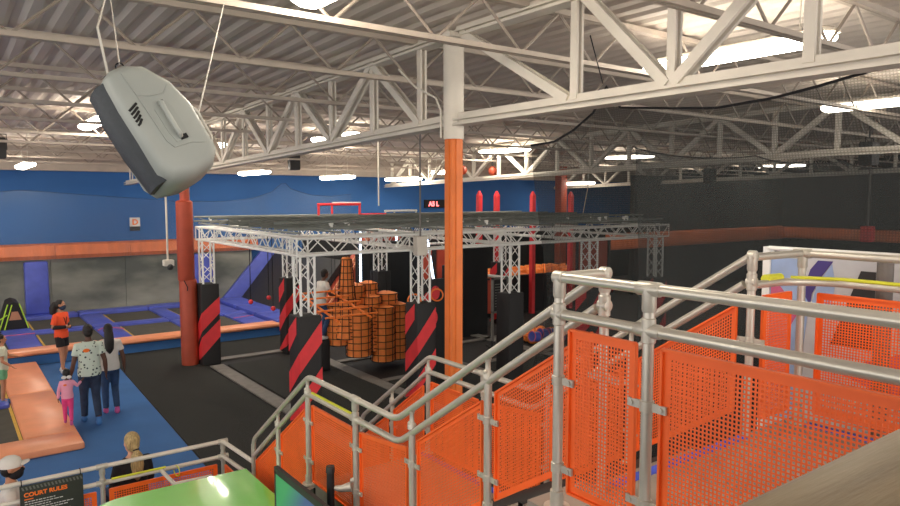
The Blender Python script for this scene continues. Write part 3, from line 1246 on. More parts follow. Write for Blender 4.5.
# black roof grid over the rig
g = MB()
for k in range(14):
    x = 5.1 + k * .78
    g.tube([(x, YF - .1, 3.46), (x, YR + .2, 3.46)], .022, 6)
for k in range(10):
    y = YF + .1 + k * .62
    g.tube([(4.95, y, 3.52), (15.6, y, 3.52)], .025, 6)
    if k % 2:
        g.tube([(4.95, y, 3.62), (15.6, y, 3.62)], .025, 6)
        for j in range(40):
            x = 5 + j * .265
            g.tube([(x, y, 3.52 if j % 2 else 3.62), (x + .265, y, 3.62 if j % 2 else 3.52)], .010, 4)
g.build('roof_grid', M['gridgrey'], RG)
for j in range(34):
    x = 5.3 + random.random() * 10
    y = YF + .1 + (j % 10) * .62
    g = MB().box((x, y, 3.545), (.05, .05, .07))
    g.tube([(x - .04, y, 3.585), (x + .04, y, 3.585)], .022, 8)
    g.build('beam_clamp', M['truss'], RG)

# padded pedestals round the tower feet
PEDL = {0: 'black pedestal with red diagonals at the left front corner of the rig',
        1: 'black pedestal with red diagonals left of the orange column',
        2: 'plain black pedestal right of the orange column, under the front truss',
        3: 'black pedestal with red diagonals behind the guard rail corner, under the net',
        4: 'black pedestal with red diagonals at the right end of the front truss',
        5: 'black pedestal with red diagonals touching the red padded post',
        6: 'black pedestal with red diagonals just behind the left front pedestal',
        7: 'black pedestal deep in the rig behind the orange bag cluster',
        8: 'black pedestal deep in the rig hidden behind the orange column',
        9: 'tall black pedestal with red diagonals right of the black rule sign'}
for k, (x, y) in enumerate(towers):
    t = thing('padded_pedestal', PEDL[k], 'pedestal', (x, y, 0), 'padded pedestals under the truss rig')
    s = .22
    MB().rbox((x - s, y - s, 0), (x + s, y + s, 2.0), .025).build('pad', M['black'], t)
    if k in (2, 7, 8):
        continue
    mb = MB()
    e = .006
    bands = [((.98, 1.36), (1.50, 1.90)), ((.22, .52), (.74, 1.06))] if k != 5 else [((.25, .72), (.70, 1.12)), ((.86, 1.3), (1.28, 1.68))]
    # front face (-Y): diagonals rising to +X ; left face (-X): rising to -Y
    for (a0, a1), (b0, b1) in bands:
        mb.prism([(x - s, y - s - e, a0), (x - s, y - s - e, a1), (x + s, y - s - e, b1), (x + s, y - s - e, b0)], (0, e * 1.2, 0))
        sh = -.14
        q0, q1, r0, r1 = max(.03, a0 - .42), max(.05, a1 - .42), a0, a1
        if False:
            q0, q1, r0, r1 = a0 - .0, a1 + .15, a0 - .38, a0 - .34
            mb.prism([(x - s - e, y - s, a0), (x - s - e, y - s, a1), (x - s - e, y + .12, a1 - .05 + .5), (x - s - e, y + .12, a0 + .55)], (e * 1.2, 0, 0))
        else:
            mb.prism([(x - s - e, y + s, q0), (x - s - e, y + s, q1), (x - s - e, y - s, r1), (x - s - e, y - s, r0)], (e * 1.2, 0, 0))
    if k != 5:
        mb.prism([(x - s - e, y + s, 1.32), (x - s - e, y + s, 1.72), (x - s - e, y - s + .1, 1.99), (x - s - e, y - s + .1, 1.68)], (e * 1.2, 0, 0))
    mb.build('red_stripe', M['red'], t, smooth=False)

# frames and posts standing on top of the rig grid
t = thing('tube_frame', 'red tube frame standing on top of the rig, left of column', 'frame', (8.8, 17, 3.45))
mb = MB()
for x in (8.2, 9.45):
    mb.tube([(x, 17, 3.55), (x, 17, 3.9)], .035, 8)
mb.tube([(8.17, 17, 3.9), (9.48, 17, 3.9)], .035, 8)
mb.tube([(8.75, 17.3, 3.55), (8.75, 17.3, 3.9)], .03, 8)
mb.build('tubes', M['red'], t)
MB().tube([(8.6, 17, 3.945), (9.48, 17, 3.945)], .02, 8).build('white_cap', M['truss'], t)
MB().tube([(9.5, 17, 3.60), (10.3, 17, 3.60)], .045, 8).build('low_tube', M['red'], t)
t = thing('tube_frame', 'small white tube frame standing on top of the rig', 'frame', (10.8, 17, 3.45))
mb = MB()
for x in (10.35, 10.65, 11.4):
    mb.tube([(x, 17.1, 3.55), (x, 17.1, 3.70)], .025, 8)
mb.tube([(10.32, 17.1, 3.70), (11.43, 17.1, 3.70)], .03, 8)
mb.build('tubes', M['truss'], t)
for x, lab in ((14.3, 'pointed red foam pillar right of the column, left of a pair'), (15.05, 'pointed red foam pillar right of the column, right of a pair'),
               (16.7, 'pointed red foam pillar seen through the net near its edge'), (18.6, 'pointed red foam pillar seen through the net beside white lattice')):
    z0 = 0
    t = thing('foam_pillar', lab, 'pillar', (x, 17.7, 0), 'red pointed foam pillars above the rig')
    MB().loft([[(x + .075 * a, 17.7 + .075 * b, z) for a, b in ((-1, -1), (1, -1), (1, 1), (-1, 1))] for z in (0, 4.15)]).build('shaft', M['red'], t, smooth=False)
    MB().loft([[(x + s * a, 17.7 + s * b, z) for a, b in ((-1, -1), (1, -1), (1, 1), (-1, 1))] for z, s in ((4.15, .075), (4.30, .02))]).build('tip', M['red'], t, smooth=False)

# ------------------------------------------------------------------ lane kerbs and pits under the rig
def kerb(a, b, w, lab):
    mb = MB()
    a, b = V(a), V(b)
    d = (b - a).normalized()
    n = V((-d.y, d.x, 0)) * w / 2
    q = [a + n, b + n, b - n, a - n]
    mb.loft([[p + V((0, 0, z)) for p in q] for z in (0, .03)])
    o = mb.build('floor_kerb', M['curb'], smooth=False)
    tag(o, lab, 'kerb', 'grey floor kerbs under the rig')


kerb((5.25, 9.2, .012), (5.25, 16.6, .012), .32, 'grey floor kerb running along the left side of the rig')
kerb((7.62, 10.0, .012), (7.62, 16.6, .012), .30, 'grey floor kerb between lanes under the orange bags')
kerb((10.1, 9.5, .012), (10.1, 16.6, .012), .30, 'grey floor kerb behind the orange column')
kerb((12.6, 9.5, .012), (12.6, 16.6, .012), .30, 'grey floor kerb in the lane right of the column')
kerb((5.45, 17.2, .012), (9.0, 17.2, .012), .28, 'grey floor kerb crossing behind the left lane of the rig')
kerb((7.8, 15.2, .012), (14.5, 15.2, .012), .22, 'grey floor kerb crossing the middle lanes')
kerb((7.8, 13.0, .012), (14.5, 13.0, .012), .22, 'grey floor kerb crossing the front of the middle lanes')
for x0, x1, lab in ((5.47, 7.45, 'black landing mat in the left lane of the rig'), (7.8, 9.93, 'black landing mat under the orange bag cluster'), (10.28, 12.42, 'black landing mat in the lane behind the orange column')):
    o = MB().rbox((x0, 10.2, 0.0), (x1, 12.85 if x0 > 7 else 16.5, .05), .03).build('landing_mat', M['turf'])
    tag(o, lab, 'mat')

# ------------------------------------------------------------------ left trampoline court along the blue wall
CD = .35
t = thing('trampoline_court', 'blue padded trampoline court along the grey cloud wall', 'trampoline', (1, 22, 0))
MB().box2((-8, 19.4, 0), (8.8, 25.1, CD - .12)).build('base_frame', M['carpet'], t, smooth=False)
cross = [(-7.9, -7.3), (-5.8, -5.2), (-3.2, -2.5), (-1.0, -.4), (1.25, 1.98), (3.45, 4.10), (5.55, 6.05), (7.2, 7.9)]
rowsY = [(19.85, 21.95), (22.5, 24.55)]
for (a, b) in rowsY:
    for (c, d) in zip(cross, cross[1:]):
        bed = MB().box2((c[1], a, CD - .12), (d[0], b, CD - .06)).build('jump_mat', M['tramp'], t, smooth=False)
        mb = MB()
        mb.box2((c[1] + .02, a + .02, CD - .06), (c[1] + .07, b - .02, CD - .053))
        mb.box2((c[1] + .02, a + .02, CD - .06), (d[0] - .02, a + .06, CD - .053))
        mb.build('yellow_line', M['yellow'], bed, smooth=False)
for (c, d) in cross:
    for (a, b) in ((19.8, 21.95), (22.5, 24.6)):
        MB().rbox((c, a, CD - .12), (d, b, CD), .05).build('blue_pad', M['bpad'], t)
for k in range(len(cross)):
    x0 = cross[k][0]
    x1 = cross[k + 1][0] if k + 1 < len(cross) else 8.6
    MB().rbox((x0, 21.96, CD - .12), (x1 - .01, 22.49, CD + .005), .05).build('blue_pad', M['bpad'], t)
    MB().rbox((x0, 24.6, CD - .12), (x1 - .01, 25.15, CD + .06), .05).build('blue_pad', M['bpad'], t)
for k in range(3):
    x0 = -8 + k * 5.6
    MB().rbox((x0, 19.3, CD - .10), (x0 + 5.59, 19.84, CD + .03), .07).build('orange_pad', M['opad'], t)
mb = MB()
mb.tube([(3.45, 21.3, CD + .005), (3.6, 21.6, CD + .005), (3.8, 21.65, CD + .005), (4.1, 21.2, CD + .005)], .015, 6)
mb.tube([(7.2, 21.0, CD + .005), (7.9, 21.2, CD + .005)], .015, 6)
mb.tube([(1.25, 21.9, CD + .01), (1.98, 21.9, CD + .01)], .015, 6)
mb.build('pink_piping', M['pinkp'], t)

t = thing('wall_padding', 'grey cloud-printed wall padding behind the trampolines', 'wall padding', (1, 25.3, 0))
for k in range(8):
    x0 = -8.2 + k * 2.2
    MB().box2((x0, 25.22, .36), (x0 + 2.19, 25.38, 2.12)).build('padding_panel', M['cloud'], t, smooth=False)
t = thing('wall_pad_strip', 'long orange padded strip along the top of the grey wall padding', 'wall padding', (2, 25.2, 2.1))


def padstrip(t, p, q, n, z0, z1, dep, m, name='pad_section'):
    p, q = V(p), V(q)
    for k in range(n):
        a, b = p.lerp(q, k / n), p.lerp(q, (k + 1) / n)
        d = (q - p).normalized()
        nn = V((d.y, -d.x, 0))
        zz = [(0, z0), (.8, z0 + .03), (1, z0 + .15), (.75, z1 - .06), (.25, z1), (0, z1)]
        r = []
        for e in (a + d * .006, b - d * .006):
            r.append([e + nn * dep * u + V((0, 0, z)) for u, z in zz])
        MB().loft(r).build(name, m, t)


padstrip(t, (-8.2, 25.38, 0), (9.6, 25.38, 0), 8, 2.10, 2.62, .34, M['opad2'])
for x, lab in ((2.38, 'blue padded wall pillar left, behind the employee'), (7.55, 'blue padded wall pillar partly hidden by the red post'), (-2.8, 'blue padded wall pillar at far left')):
    if x < 0:
        continue
    o = MB().rbox((x - .33, 25.0, .4), (x + .33, 25.22, 2.08), .06).build('wall_pillar_pad', M['bpad'])
    tag(o, lab, 'wall padding')
# leaning side wall of the court
t = thing('leaning_wall', 'black leaning trampoline side wall with blue padded edge', 'wall padding', (9.6, 22, 0))
mb = MB()
mb.prism([(8.75, 25.2, .3), (10.25, 25.2, 2.1), (10.25, 19.6, 2.1), (8.75, 19.6, .3)], (.2, 0, -.05))
mb.build('black_panel', M['dark'], t, smooth=False)
mb = MB()
mb.prism([(8.2, 25.18, .38), (9.75, 25.18, 2.12), (10.3, 25.0, 2.12), (8.9, 25.0, .38)], (0, -.14, 0))
mb.build('blue_edge_pad', M['bpad'], t, smooth=False)
for k in range(3):
    y1 = 24.9 - k * 1.85
    MB().rbox((7.95, y1 - 1.83, .24), (8.85, y1, .44), .06).build('blue_base_pad', M['bpad'], t)

# front left trampoline with orange frame pad
t = thing('trampoline', 'front left trampoline with wide orange vinyl border', 'trampoline', (0, 16, 0))
MB().box2((-6, 13.05, 0), (1.0, 19.2, .05)).build('jump_mat', M['tramp'], t, smooth=False)
for k in range(2):
    y0 = 13.08 + k * 3.08
    MB().rbox((.96, y0, 0), (1.74, y0 + 3.07, .13), .04).build('orange_pad', M['opad'], t)
for k in range(3):
    x1 = 1.74 - k * 2.4
    MB().rbox((x1 - 2.39, 12.34, 0), (x1, 13.07, .13), .04).build('orange_pad', M['opad'], t)
mb = MB()
mb.box2((.90, 13.1, .05), (.95, 19.0, .056))
mb.build('yellow_line', M['yellow'], t, smooth=False)
MB().rbox((-5, 15.5, .03), (.93, 16.05, .12), .03).build('blue_pad', M['bpad'], t)

# small tent like climbing box with lime trim
t = thing('play_tent', 'small black tent-shaped box with lime green edging by the wall', 'tent', (1.56, 23.4, CD))
y0, y1 = 22.9, 24.0
A, B, T0, T1 = V((1.22, y0, .36)), V((1.92, y0, .36)), V((1.44, y0, 1.08)), V((1.72, y0, 1.08))
mb = MB().prism([A, B, T1, V((1.58, y0, 1.14)), T0], (0, y1 - y0, 0))
mb.build('shell', M['black'], t, smooth=False)
mb = MB()
o_ = V((0, -.012, 0))
for p, q in ((A, T0), (B, T1), (A + V((.12, 0, .0)), T0 + V((.1, 0, -.02)))):
    mb.tube([p + o_, q + o_], .018, 6)
mb.tube([A + V((.02, .0, .3)) + o_, A + V((.2, 0, .42)) + o_], .018, 6)
mb.build('lime_trim', M['lime'], t)
MB().prism([(1.46, y0 - .004, .62), (1.76, y0 - .004, .62), (1.68, y0 - .004, .86), (1.53, y0 - .004, .86)], (0, .003, 0)).build('window', M['skin_m'], t, smooth=False)

# D sign on the blue wall
t = thing('letter_sign', 'square white sign with orange letter D on the blue wall', 'sign', (5.38, 25.39, 3.1))
MB().box2((5.22, 25.34, 3.10), (5.54, 25.4, 3.40)).build('plate', M['white'], t, smooth=False)
lettering('D', 'letter', t, M['oprint'], .26, (5.38, 25.335, 3.16), (1, 0, 0), (0, 0, 1), .004, .008, 'CENTER')
MB().box2((5.22, 25.37, 2.95), (5.54, 25.4, 3.1)).build('dark_bracket', M['dark'], t, smooth=False)

# red LED display
t = thing('led_display', 'black display with glowing red characters on the blue wall', 'display', (18.1, 25.36, 3.65))
MB().box2((17.35, 25.30, 3.62), (18.9, 25.39, 3.98)).build('case', M['black'], t, smooth=False)
lettering('A5 L', 'characters', t, M['redled'], .28, (17.55, 25.29, 3.70), (1, 0, 0), (0, 0, 1), .004, .012)

# ------------------------------------------------------------------ right hand walls behind the nets
t = thing('wall_pad_strip', 'dim orange padded strip on the dark wall behind both nets', 'wall padding', (29, 18.4, 2.2))
padstrip(t, (21.5, 18.54, 0), (35.0, 18.54, 0), 5, 1.95, 2.62, .3, M['opad2'])
t = thing('wall_pad_strip', 'orange padded strip on the far right dark wall', 'wall padding', (35, 10, 2.2))
padstrip(t, (35.2, 18.4, 0), (35.2, -3, 0), 6, 2.0, 2.58, .3, M['opad2'])

# ------------------------------------------------------------------ back of the rig: walls, warped wall, slides
o = MB().box2((10.8, 23.6, 0), (30, 23.8, 2.5)).build('low_partition', M['wallblack'])
tag(o, 'low black partition in front of the blue wall behind the rig', 'partition')
t = thing('warped_wall', 'tall red-orange sloping wall with pale rung edge behind the rig', 'climbing wall', (10, 19.5, 0))
mb = MB()
mb.prism([(8.9, 19.2, .1), (12.2, 19.2, .1), (12.2, 19.2, 3.2), (11.4, 19.2, 3.2)], (0, .5, 0))
mb.build('slope', M['redpanel'], t, smooth=False)
mb = MB()
for s in (0, .28):
    mb.bar((8.8 + s * 0, 19.15 - s, .1), (11.3, 19.15 - s, 3.25), .06, .06)
for k in range(12):
    a = V((8.8, 19.15, .1)).lerp(V((11.3, 19.15, 3.25)), (k + .5) / 12)
    mb.bar(a, a + V((0, -.28, 0)), .05, .04)
mb.build('rung_edge', M['opad'], t, smooth=False)
o = MB().box2((10.0, 17.9, 0), (12.2, 18.3, 2.75)).build('black_block_wall', M['wallblack'])
tag(o, 'black climbing block behind the orange bag cluster', 'climbing wall')
t = thing('led_tube', 'upright glowing white tube left of the black climbing block', 'light', (9.85, 17.8, 2.4))
MB().tube([(9.96, 17.9, 1.2), (9.96, 17.9, 3.15)], .03, 8).build('tube', M['led'], t)
t = thing('led_tube', 'leaning glowing white tube at the right edge of the black block', 'light', (12.3, 17.8, 1.4))
MB().tube([(12.55, 17.8, 1.35), (12.3, 17.8, 2.75)], .035, 8).build('tube', M['led'], t)
t = thing('led_tube', 'short upright glowing tube behind the middle truss tower', 'light', (11.4, 17.8, 2.8))
MB().tube([(11.4, 18.2, 2.74), (11.4, 18.2, 3.2)], .03, 8).build('tube', M['led'], t)
t = thing('red_booth', 'red panelled booth between the bag cluster and the middle tower', 'booth', (12.6, 18.6, 0))
MB().box2((12.3, 18.9, 0), (14.4, 19.1, 2.3)).build('red_panel', M['redpanel'], t, smooth=False)
mb = MB()
for x in (12.3, 13.3, 14.4):
    mb.box2((x - .06, 18.82, 0), (x + .06, 18.9, 3.3))
mb.build('dark_post', M['dark'], t, smooth=False)
MB().tube([(12.3, 18.8, 2.55), (14.4, 18.8, 2.55)], .04, 8).build('handrail', M['truss'], t)
MB().box2((12.25, 17.6, 0), (12.95, 18.2, 1.25)).build('red_door_panel', M['redpanel'], t, smooth=False)
MB().box2((12.2, 17.55, 1.25), (13.0, 18.25, 1.30)).build('grey_top', M['truss'], t, smooth=False)
o = MB().box2((12.2, 15.8, 0), (13.1, 16.6, 2.6)).build('black_block_wall', M['wallblack'])
tag(o, 'tall black block just left of the orange column', 'climbing wall')

# rule sign in a frame
t = thing('rule_sign', 'black framed rule sign right of the orange column', 'sign', (12.1, 14.8, .9))
MB().box2((11.98, 14.2, 1.0), (12.44, 14.23, 1.85)).build('panel', M['black'], t, smooth=False)
mb = MB()
for a, b in (((11.93, 14.18, .2), (11.98, 14.25, 1.92)), ((12.44, 14.18, .2), (12.49, 14.25, 1.92)), ((11.93, 14.18, 1.87), (12.49, 14.25, 1.92)), ((11.93, 14.18, .95), (12.49, 14.25, 1.0))):
    mb.box2(a, b)
mb.build('frame', M['curb'], t, smooth=False)
mb = MB()
for k in range(9):
    w = [.3, .22, .34, .26, .3, .18, .3, .24, .2][k]
    mb.box2((12.03, 14.192, 1.72 - k * .075), (12.03 + w, 14.197, 1.745 - k * .075))
mb.build('small_print', M['signgrey'], t, smooth=False)
mb = MB()
for x in (11.955, 12.465):
    mb.box2((x - .12, 14.19, 0), (x + .12, 14.25, .05))
    mb.box2((x - .02, 14.0, 0), (x + .02, 14.45, .05))
    mb.box2((x - .02, 14.2, 0), (x + .02, 14.24, .3))
mb.build('foot', M['dark'], t, smooth=False)
t = thing('platform_rail', 'pale handrail with red panel behind the black rule sign', 'railing', (13.8, 17.6, 0))
mb = MB()
mb.tube([(12.9, 17.5, 1.75), (14.4, 16.4, 1.55)], .05, 8)
mb.tube([(12.9, 17.5, 0), (12.9, 17.5, 1.75)], .04, 8)
mb.tube([(14.4, 16.4, 0), (14.4, 16.4, 1.55)], .04, 8)
mb.build('tubes', M['truss'], t)
mb = MB().prism([(12.9, 17.5, .4), (14.4, 16.4, .4), (14.4, 16.4, 1.4), (12.9, 17.5, 1.6)], (.03, .03, 0))
mb.build('red_panel', M['redpanel'], t, smooth=False)

# foam pit with orange cubes at the back
t = thing('foam_pit', 'black walled foam pit behind the third truss tower', 'foam pit', (17, 18.6, 0))
mb = MB()
for a, b in (((14.8, 17.95, 0), (20.6, 18.05, 1.35)), ((14.8, 20.5, 0), (20.6, 20.6, 1.35)), ((14.8, 18.05, 0), (14.9, 20.5, 1.35)), ((20.5, 18.05, 0), (20.6, 20.5, 1.35)), ((14.9, 18.05, 0), (20.5, 20.5, .95))):
    mb.box2(a, b)
mb.build('pit_wall', M['wallblack'], t, smooth=False)
cube = MB().rbox((-.14, -.14, -.14), (.14, .14, .14), .03).build('foam_block', M['oball'], origin=(0, 0, 0))
n = 0
for j in range(5):
    for i in range(13):
        o = cube if n == 0 else cube.copy()
        if n:
            COL.objects.link(o)
        o.location = (15.15 + i * .42 + random.uniform(-.05, .05), 18.35 + j * .46 + random.uniform(-.05, .05), 1.21 + random.uniform(.0, .03) + .05 * (j % 2))
        o.rotation_euler = (random.uniform(-.3, .3), random.uniform(-.3, .3), random.random() * 3)
        tag(o, 'orange foam block lying in the black walled pit', 'foam block', 'foam blocks in the pit')
        n += 1
o2 = MB().ball((0, 0, 0), .16, 12, 8).build('foam_ball', M['oball'], origin=(0, 0, 0))
n = 0
for i in range(12):
    o = o2 if n == 0 else o2.copy()
    if n:
        COL.objects.link(o)
    r, c = divmod(i, 4)
    o.location = (13.15 + c * .31 + (r % 2) * .1, 13.9 + r * .31, .171)
    tag(o, 'orange foam ball on the floor beside the third truss pedestal', 'ball', 'orange balls beside the pedestal')
    n += 1

# ------------------------------------------------------------------ obstacles hanging in the rig
CB = V((7.02, 13.0, 0))
t = thing('hanging_bag_cluster', 'cluster of orange bags in a black cargo net hanging in the rig', 'obstacle', (7.9, 13.4, .65))
BX, BY = 8.28, 14.25
cols = [(-.72, .30, .84, 1.80, .27), (-.62, .1, 1.0, 2.80, .25), (-.36, .32, .8, 2.2, .27), (-.40, -.02, .60, 1.75, .27), (-.05, .10, .66, 1.95, .26), (.04, .32, .7, 2.22, .22), (.18, -.08, .42, 1.72, .26), (.40, .15, .46, 1.98, .27), (.58, -.05, .42, 1.74, .22)]
netb = MB()
for k, (dx, dy, z0, z1, r) in enumerate(cols):
    dx, dy, r = dx * 1.08, dy * 1.08, r * 1.1
    z0, z1 = 4.1 - (4.1 - z0) * 1.08, 4.1 - (4.1 - z1) * 1.08
    mb = MB()
    n = int((z1 - z0) / .16)
    pts, rs = [(BX + dx, BY + dy, z0)], [r * .45]
    for i in range(n * 2 + 1):
        pts.append((BX + dx, BY + dy, z0 + .06 + (z1 - z0 - .12) * i / (n * 2)))
        rs.append((r if i % 2 == 0 else r * .93) * (1 - (.55 * i / (n * 2) if k == 1 else 0)))
    pts.append((BX + dx, BY + dy, z1))
    rs.append(r * .35)
    mb.tube(pts, rs, 12)
    mb.build('orange_bag', M['oball'], t, angle=70)
    # black cargo netting round each bag
    for i in range(n + 1):
        z = z0 + .05 + (z1 - z0 - .1) * i / n
        rr = r * 1.03 * (1 - (.55 * i / n if k == 1 else 0))
        netb.torus((BX + dx, BY + dy, z), rr, .009, (0, 0, 1), 14, 4)
    for j in range(10):
        a = 2 * math.pi * j / 10
        s = .45 if k == 1 else 1
        netb.tube([(BX + dx + math.cos(a) * r * 1.04, BY + dy + math.sin(a) * r * 1.04, z0 + .04),
                   (BX + dx + math.cos(a) * r * 1.04 * s, BY + dy + math.sin(a) * r * 1.04 * s, z1 - .05)], .009, 4)
netb.build('cargo_net', M['cord'], t)
mb = MB()
for dx, z in ((-.67, 2.6), (.04, 2.0), (.43, 1.75), (-.39, 1.98)):
    mb.tube([(BX + dx, BY + .1, z), (BX + dx * .9 - .08, BY + .1, 3.45)], .008, 5)
mb.build('suspension_rope', M['cord'], t)

t = thing('ladder_obstacle', 'bright orange tubular ladder hanging sloped before the bag cluster', 'obstacle', (6.9, 13.3, 1.6))
zl_ = lambda y: 1.60 + (y - 12.6) * .19
mb = MB()
for x in (6.42, 7.20):
    mb.tube([(x, 12.5, zl_(12.5)), (x, 14.4, zl_(14.4))], .025, 8)
mb.build('side_rail', M['obar'], t)
for k in range(5):
    y = 12.62 + k * .40
    MB().tube([(6.20, y, zl_(y) + .045), (7.42, y, zl_(y) + .045)], .022, 8).build('rung', M['obar'], t)
mb = MB()
for x in (6.42, 7.2):
    for y in (12.6, 14.3):
        mb.tube([(x, y, zl_(y)), (x, y, 3.45)], .006, 5)
mb.build('suspension_rope', M['cord'], t)

for x, y, z, lab in ((7.62, 11.5, 2.02, 'orange gymnastic ring beside the bag cluster'), (8.62, 12.12, 1.98, 'orange gymnastic ring just left of the orange column')):
    t = thing('hanging_ring', lab, 'ring', (x, y, z - .13), 'orange hanging rings')
    MB().torus((x, y, z), .13, .018, (.6, .8, 0), 24, 8).build('ring', M['obar'], t)
    MB().tube([(x, y, z + .14), (x, y, 3.50)], .007, 5).build('strap', M['cord'], t)
t = thing('spotted_panel', 'black panel with red spots left of the orange column', 'obstacle', (8.9, 12.6, 0))
MB().box2((8.2, 12.3, 0), (9.3, 12.4, 2.3)).build('panel', M['black'], t, smooth=False)
mb = MB()
for x, z, r in ((8.62, 1.45, .14), (8.32, 1.38, .07), (8.7, 2.0, .12), (8.5, 1.9, .1)):
    q = [(x + r * math.cos(a * .35), 12.29, z + r * 1.3 * math.sin(a * .35)) for a in range(18)]
    mb.prism(q, (0, .008, 0))
mb.build('red_spot', M['red'], t, smooth=False)

for k, (x, y, z, lab) in enumerate(((5.62, 15.22, 1.72, 'red ball grip on a rope nearest the red padded post'), (6.05, 15.22, 1.78, 'red ball grip on a rope, upper of the right two'), (5.90, 14.60, 1.62, 'red ball grip on a rope, lower of the right two'))):
    t = thing('ball_grip', lab, 'grip', (x, y, z - .05), 'red ball grips on ropes')
    MB().ball((x, y, z), .055, 12, 8).build('ball', M['red'], t)
    MB().tube([(x, y, z + .05), (x, y, 3.50)], .011, 5).build('rope', M['cord'], t)

t0 = None
for k, (x, z) in enumerate(((11.55, .72), (11.82, .76), (12.1, .74), (12.38, .62))):
    t = thing('mesh_roll', ['dark blue roll with pink end rings, leftmost of four hanging', 'dark blue roll with pink end rings, second of four hanging', 'dark blue roll with pink end rings, third of four hanging', 'dark blue roll with pink end rings, rightmost and lowest of four'][k],
              'obstacle', (x, 12.12, z - .13), 'blue rolls hanging low in the rig')
    MB().tube([(x - .1, 12.12, z), (x + .1, 12.12, z - .03)], .12, 16).build('roll', M['bpad'], t)
    mb = MB()
    for s in (-1, 1):
        mb.torus((x + s * .1, 12.12, z - .015 * (1 + s)), .125, .014, (1, 0, -.15), 18, 6)
    mb.build('pink_ring', M['pinkp'], t)
    MB().tube([(x, 12.12, z + .11), (x, 12.12, 3.50)], .006, 5).build('rope', M['cord'], t)
o = MB().rbox((6.85, 14.45, 0.051), (7.22, 14.85, .78), .04).build('step_platform', M['black'])
tag(o, 'black padded block under the climbing person in white', 'platform')

# red slides behind the net
t = thing('red_obstacle_panel', 'dim red streaked panel seen through the near net edge', 'obstacle', (16, 15, 0))
MB().box2((16.0, 15.0, .9), (17.6, 15.12, 2.75)).build('panel', M['redpad'], t, smooth=False)
mb = MB()
for x in (16.05, 17.55):
    mb.box2((x - .05, 14.95, 0), (x + .05, 15.0, 2.8))
mb.build('leg', M['dark'], t, smooth=False)
o = MB().box2((20.8, 19.5, 0), (23.2, 19.8, 2.3)).build('low_partition', M['wallblack'])
tag(o, 'low black partition behind the nets on the right', 'partition')

# ------------------------------------------------------------------ things hanging from the roof
t = thing('ceiling_camera', 'small white camera on a long pole left of the red post', 'camera', (4.02, 15.9, 2.55))
MB().tube([(4.02, 15.9, 2.72), (4.02, 15.9, 5.4)], .022, 8).build('pole', M['white_steel'], t)
MB().rbox((3.92, 15.82, 2.58), (4.14, 15.98, 2.72), .02).build('housing', M['white_steel'], t)
MB().ball((4.05, 15.84, 2.56), .07, 12, 8).build('dome', M['dark'], t)
o = MB().tube([(9.18, 15.5, 3.87), (9.18, 15.5, 5.94)], .02, 8).build('ceiling_pole', M['white_steel'])
tag(o, 'thin bare white pole hanging from the roof above the rig', 'pole')
t = thing('pole_box', 'pale box on a long ceiling pole left of the orange column', 'box', (7.5, 11.1, 2.98))
MB().tube([(7.5, 11.1, 3.30), (7.5, 11.1, 6.04)], .018, 8).build('pole', M['curb'], t)
MB().rbox((7.38, 11.02, 2.97), (7.62, 11.18, 3.34), .015).build('housing', M['white_steel'], t)
t = thing('pole_box', 'reddish box on a ceiling pole at far right behind the net', 'box', (20, 8.2, 2.9))
MB().tube([(20, 8.2, 3.3), (20, 8.2, 6.22)], .03, 8).build('pole', M['curb'], t)
MB().rbox((19.85, 8.07, 2.9), (20.15, 8.33, 3.32), .02).build('housing', M['red'], t)
for x, y, z, lab in ((1.15, 19.0, 4.98, 'dark loudspeaker hanging from the roof at the left edge'), (15.5, 6.4, 4.75, 'dark loudspeaker hanging from the roof at right behind net'),
                     (20.5, 13.3, 4.55, 'dark loudspeaker hanging beside the far net edge'), (9.1, 20.6, 4.95, 'small dark box under the roof above the pale net')):
    t = thing('ceiling_speaker', lab, 'loudspeaker', (x, y, z))
    mb = MB()
    mb.loft([[(x + a * s, y + b * s, zz) for a, b in ((-.17, -.13), (.17, -.13), (.13, .15), (-.13, .15))] for zz, s in ((z, .9), (z + .04, 1), (z + .44, 1), (z + .48, .9))])
    mb.build('cabinet', M['dark'], t)
    mb = MB()
    mb.tube([(x - .19, y, z + .2), (x - .19, y, z + .56), (x + .19, y, z + .56), (x + .19, y, z + .2)], .012, 6)
    mb.tube([(x, y, z + .56), (x, y, 5.6 + zr(y))], .018, 6)
    mb.build('yoke', M['dark'], t)
for x, lab in ((13.9, 'red moving stage light under the roof, left of a pair'), (15.2, 'red moving stage light under the roof, right of a pair')):
    t = thing('stage_light', lab, 'stage light', (x, 18.1, 4.85), 'red stage lights under the far roof')
    MB().ball((x, 18.1, 4.98), .16, 12, 8).build('head', M['redpad'], t)
    MB().tube([(x, 18.1, 5.12), (x, 18.1, 5.32)], .03, 8).build('stem', M['dark'], t)
# rope that lifts the net corner at the girder
mb = MB().tube([(5.45, 4.77, 5.24), (5.45, 4.95, 5.75)], .006, 5)
o = mb.build('hoist_cord', M['cord'])
tag(o, 'thin black cord holding up the net corner at the girder', 'cord')
o = MB().tube([(15.2, 14.0, 3.5), (15.4, 14.0, 4.3), (15.5, 14.0, 5.4)], .012, 6).build('hoist_cord', M['rope'])
tag(o, 'pale vertical line hanging at the dark net left edge', 'cord')

# ------------------------------------------------------------------ mural board behind the far rail
t = thing('mural_board', 'abstract white, blue and purple printed board behind the far rail', 'mural', (5.8, 1, 0))
x0 = 5.25
MB().box2((x0, -.6, 1.2), (x0 + .03, 2.85, 3.65)).build('board', M['offwhite'], t, smooth=False)


def patch(name, pts, m, k=1):
    mb = MB()
    mb.prism([(x0 - .002 * k - .002, y * .905, 4.1 + (z - 4.1) * .905) for y, z in pts], (.002, 0, 0))
    return mb.build(name, m, t, smooth=False)


